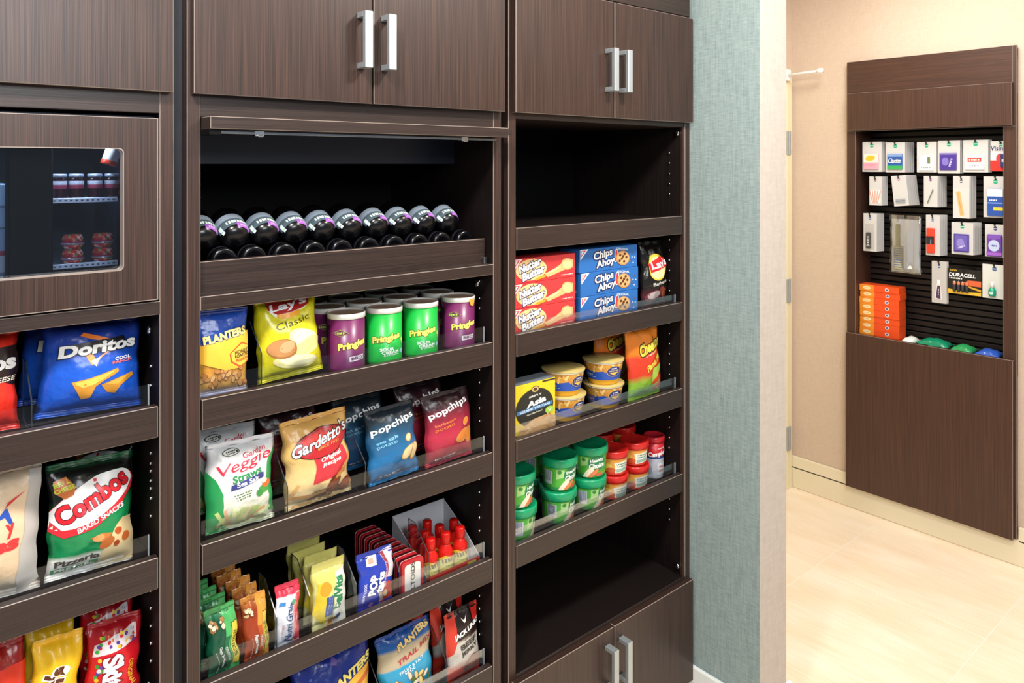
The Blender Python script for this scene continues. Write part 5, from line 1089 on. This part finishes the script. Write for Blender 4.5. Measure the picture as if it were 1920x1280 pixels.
# soup cups
Y = .085; r_g = RAD(1014, 1082, Y); hG = (Z_(1048, 862, Y-r_g)-zr3)/2
def soup(col, lidc, r, h, art, name, W=.60):
    o = thing(name, 'x', 'cup', (0, 0, 0)); c = mat(col, .38); l_ = mat(lidc, .28)
    MB().lathe([(0, 0), (r*.78, 0), (r*.80, .003), (r*.90, h*.72)], c, 36).build('cup', o)
    MB().lathe([(r*.90, h*.70), (r*.985, h*.71), (r, h*.72), (r, h*.90), (r*.98, h*.945), (r*.93, h*.955), (r*.91, h*.950), (r*.885, h*.940), (0, h*.942)], l_, 40).build('lid', o)
    Rf = lambda z: r*.80+(r*.10)*min(max(z/(h*.72), 0), 1)
    printed(art, round_surf(Rf, 2*math.pi*r*.85*W, h*.64, .006, h*.04), o, .38)
    return o
ga = [RC(-.5, 0, .5, 1, '#4fae3c'), P([(-.5, 0), (.5, 0), (.5, .2), (-.1, .12), (-.5, .3)], '#2f8a4a'), RC(-.40, .06, -.34, .96, '#dfeacc'), RC(-.22, .25, -.08, .88, '#c9ccd8')]+[RC(-.21+.02*k, .40, -.20+.02*k, .86, '#6a6f86') for k in range(6)]+[P([(-.02, .95), (.10, .95), (.10, .6), (-.02, .5)], '#a9d484'), E(.03, .84, .03, .09, '#2f8a3c'), E(.24, .66, .15, .38, '#1c7a4c'), T('Healthy', .24, .80, .22, .20, '#f0f4ee', 6, 0, .03), T('Choice', .24, .56, .26, .26, '#f0f4ee', 6, .1, .04), E(.10, .2, .14, .14, '#e8dcc4', 50), E(.18, .18, .11, .10, '#d9784a', 40), E(.30, .14, .09, .09, '#c85a3a', 10), E(.40, .2, .08, .10, '#7aa83c', 10)]
sg = soup('#3da046', '#129a66', r_g, hG, ga, 'soup_cup', .66)
gs = [(970, .078, 0, 12), (967, .079, 1, -18), (1046, .079, 0, -15), (1048, .081, 1, -35), (1103, .082, 0, -18), (1106, .083, 1, -62), (1000, .195, 0, 20), (1000, .195, 1, 0), (1057, .20, 1, 15), (1057, .20, 0, 15)]
gl_ = ['bottom green soup cup of the left stack', 'top green soup cup of the left stack', 'bottom green soup cup of the middle stack', 'top green soup cup of the middle stack', 'bottom green soup cup of the stack beside the red cups', 'top green soup cup of the stack beside the red cups with its barcode turned forward', 'bottom green soup cup behind the left stacks', 'top green soup cup behind the left stacks', 'top green soup cup in the rear middle', 'bottom green soup cup in the rear middle']
for k, (u, Y, lv, rz) in enumerate(gs):
    loc = (X_(u, Y), Y, zr3+.0005+lv*hG*.957); rz -= 14
    if k == 0: sg.location = loc; sg.rotation_euler = (0, 0, R_(rz)); sg['label'] = gl_[k]; sg['group'] = 'green soup cups'
    else: dup(sg, loc, gl_[k], 'green soup cups', (0, 0, R_(rz)))
Y = .085; r_r = RAD(1168, 1221, Y); hR = (Z_(1195, 830, Y-r_r)-zr3)/2
ra_ = [RC(-.5, 0, .5, 1, '#c83c28'), P([(-.30, .2), (.34, .2), (.34, .95), (-.30, .95)], '#d9963a'), RC(-.06, .15, .30, .80, '#e6e4d4', 6), G(.12, .66, .28, .08, '#4a6a4a', 6, 8), G(.12, .52, .24, .09, '#4a8a9a', 6, 6), RC(-.02, .2, .26, .4, '#8fb0a4', 6), E(-.2, .5, .08, .2, '#e8c25a'), E(-.14, .3, .1, .16, '#c9582c')]
sr_ = soup('#c22f22', '#c8201c', r_r, hR, ra_, 'pasta_cup', .56)
rs = [(1190, .078, 0, -10, 'bottom red pasta cup of the right stack'), (1189, .080, 1, -8, 'top red pasta cup of the right stack'), (1150, .073, 0, -6, 'bottom red pasta cup of the left stack'), (1150, .075, 1, -4, 'top red pasta cup of the left stack'), (1126, .19, 0, 0, 'bottom red pasta cup of the left rear stack'), (1126, .19, 1, 0, 'top red pasta cup of the left rear stack'), (1166, .19, 0, 0, 'bottom red pasta cup of the right rear stack'), (1166, .19, 1, 0, 'top red pasta cup of the right rear stack')]
for k, (u, Y, lv, rz, lab) in enumerate(rs):
    loc = (X_(u, Y), Y, zr3+.0005+lv*hR*.957); rz -= 26
    if k == 0: sr_.location = loc; sr_.rotation_euler = (0, 0, R_(rz)); sr_['label'] = lab; sr_['group'] = 'red pasta cups'
    else: dup(sr_, loc, lab, 'red pasta cups', (0, 0, R_(rz)))
# tall sipping soup cup
Y = .085; r_t = RAD(1216, 1255, Y); hT = Z_(1236, 822, Y-r_t)-zr3
o = thing('soup_cup', 'tall red and silver soup cup at the right end beside the side panel', 'cup', (min(X_(1235.5, Y), rb-r_t-.002), Y, zr3+.0005), (0, 0, R_(-26)), None)
Rt = lambda z: r_t*.84+r_t*.12*z/hT
MB().lathe([(0, 0), (Rt(0), 0), (Rt(.004), .004), (Rt(hT*.48), hT*.48), (Rt(hT*.50), hT*.50), (Rt(hT*.54), hT*.54), (Rt(hT*.86), hT*.86)], None, 36, (0, 0, 0), 'z', [mat('#b9bcc6', .35), mat('#b9bcc6', .35), mat('#b9bcc6', .35), mat('#24407e', .35), mat('#24407e', .35), mat('#b8222c', .35)]).build('cup', o)
MB().lathe([(r_t*.96, hT*.86), (r_t, hT*.865), (r_t, hT*.96), (r_t*.95, hT), (r_t*.84, hT), (r_t*.80, hT*.97), (0, hT*.965)], mat('#b81f2c', .3), 36).build('lid', o)
printed([T("Campbell's", .06, .70, .70, .17, '#f6f4f2', 8, .2, .04), G(.12, .86, .26, .035, '#f0d8d8', 4, 7), RC(-.02, .12, .28, .44, '#d8dade'), G(.13, .34, .20, .05, '#b0323c', 0, 5), G(.13, .22, .22, .06, '#b0323c', 0, 5), E(-.25, .25, .08, .12, '#9aa0b0')], round_surf(Rt, 2*math.pi*r_t*.9*.56, hT*.86, .005, 0), o, .36)
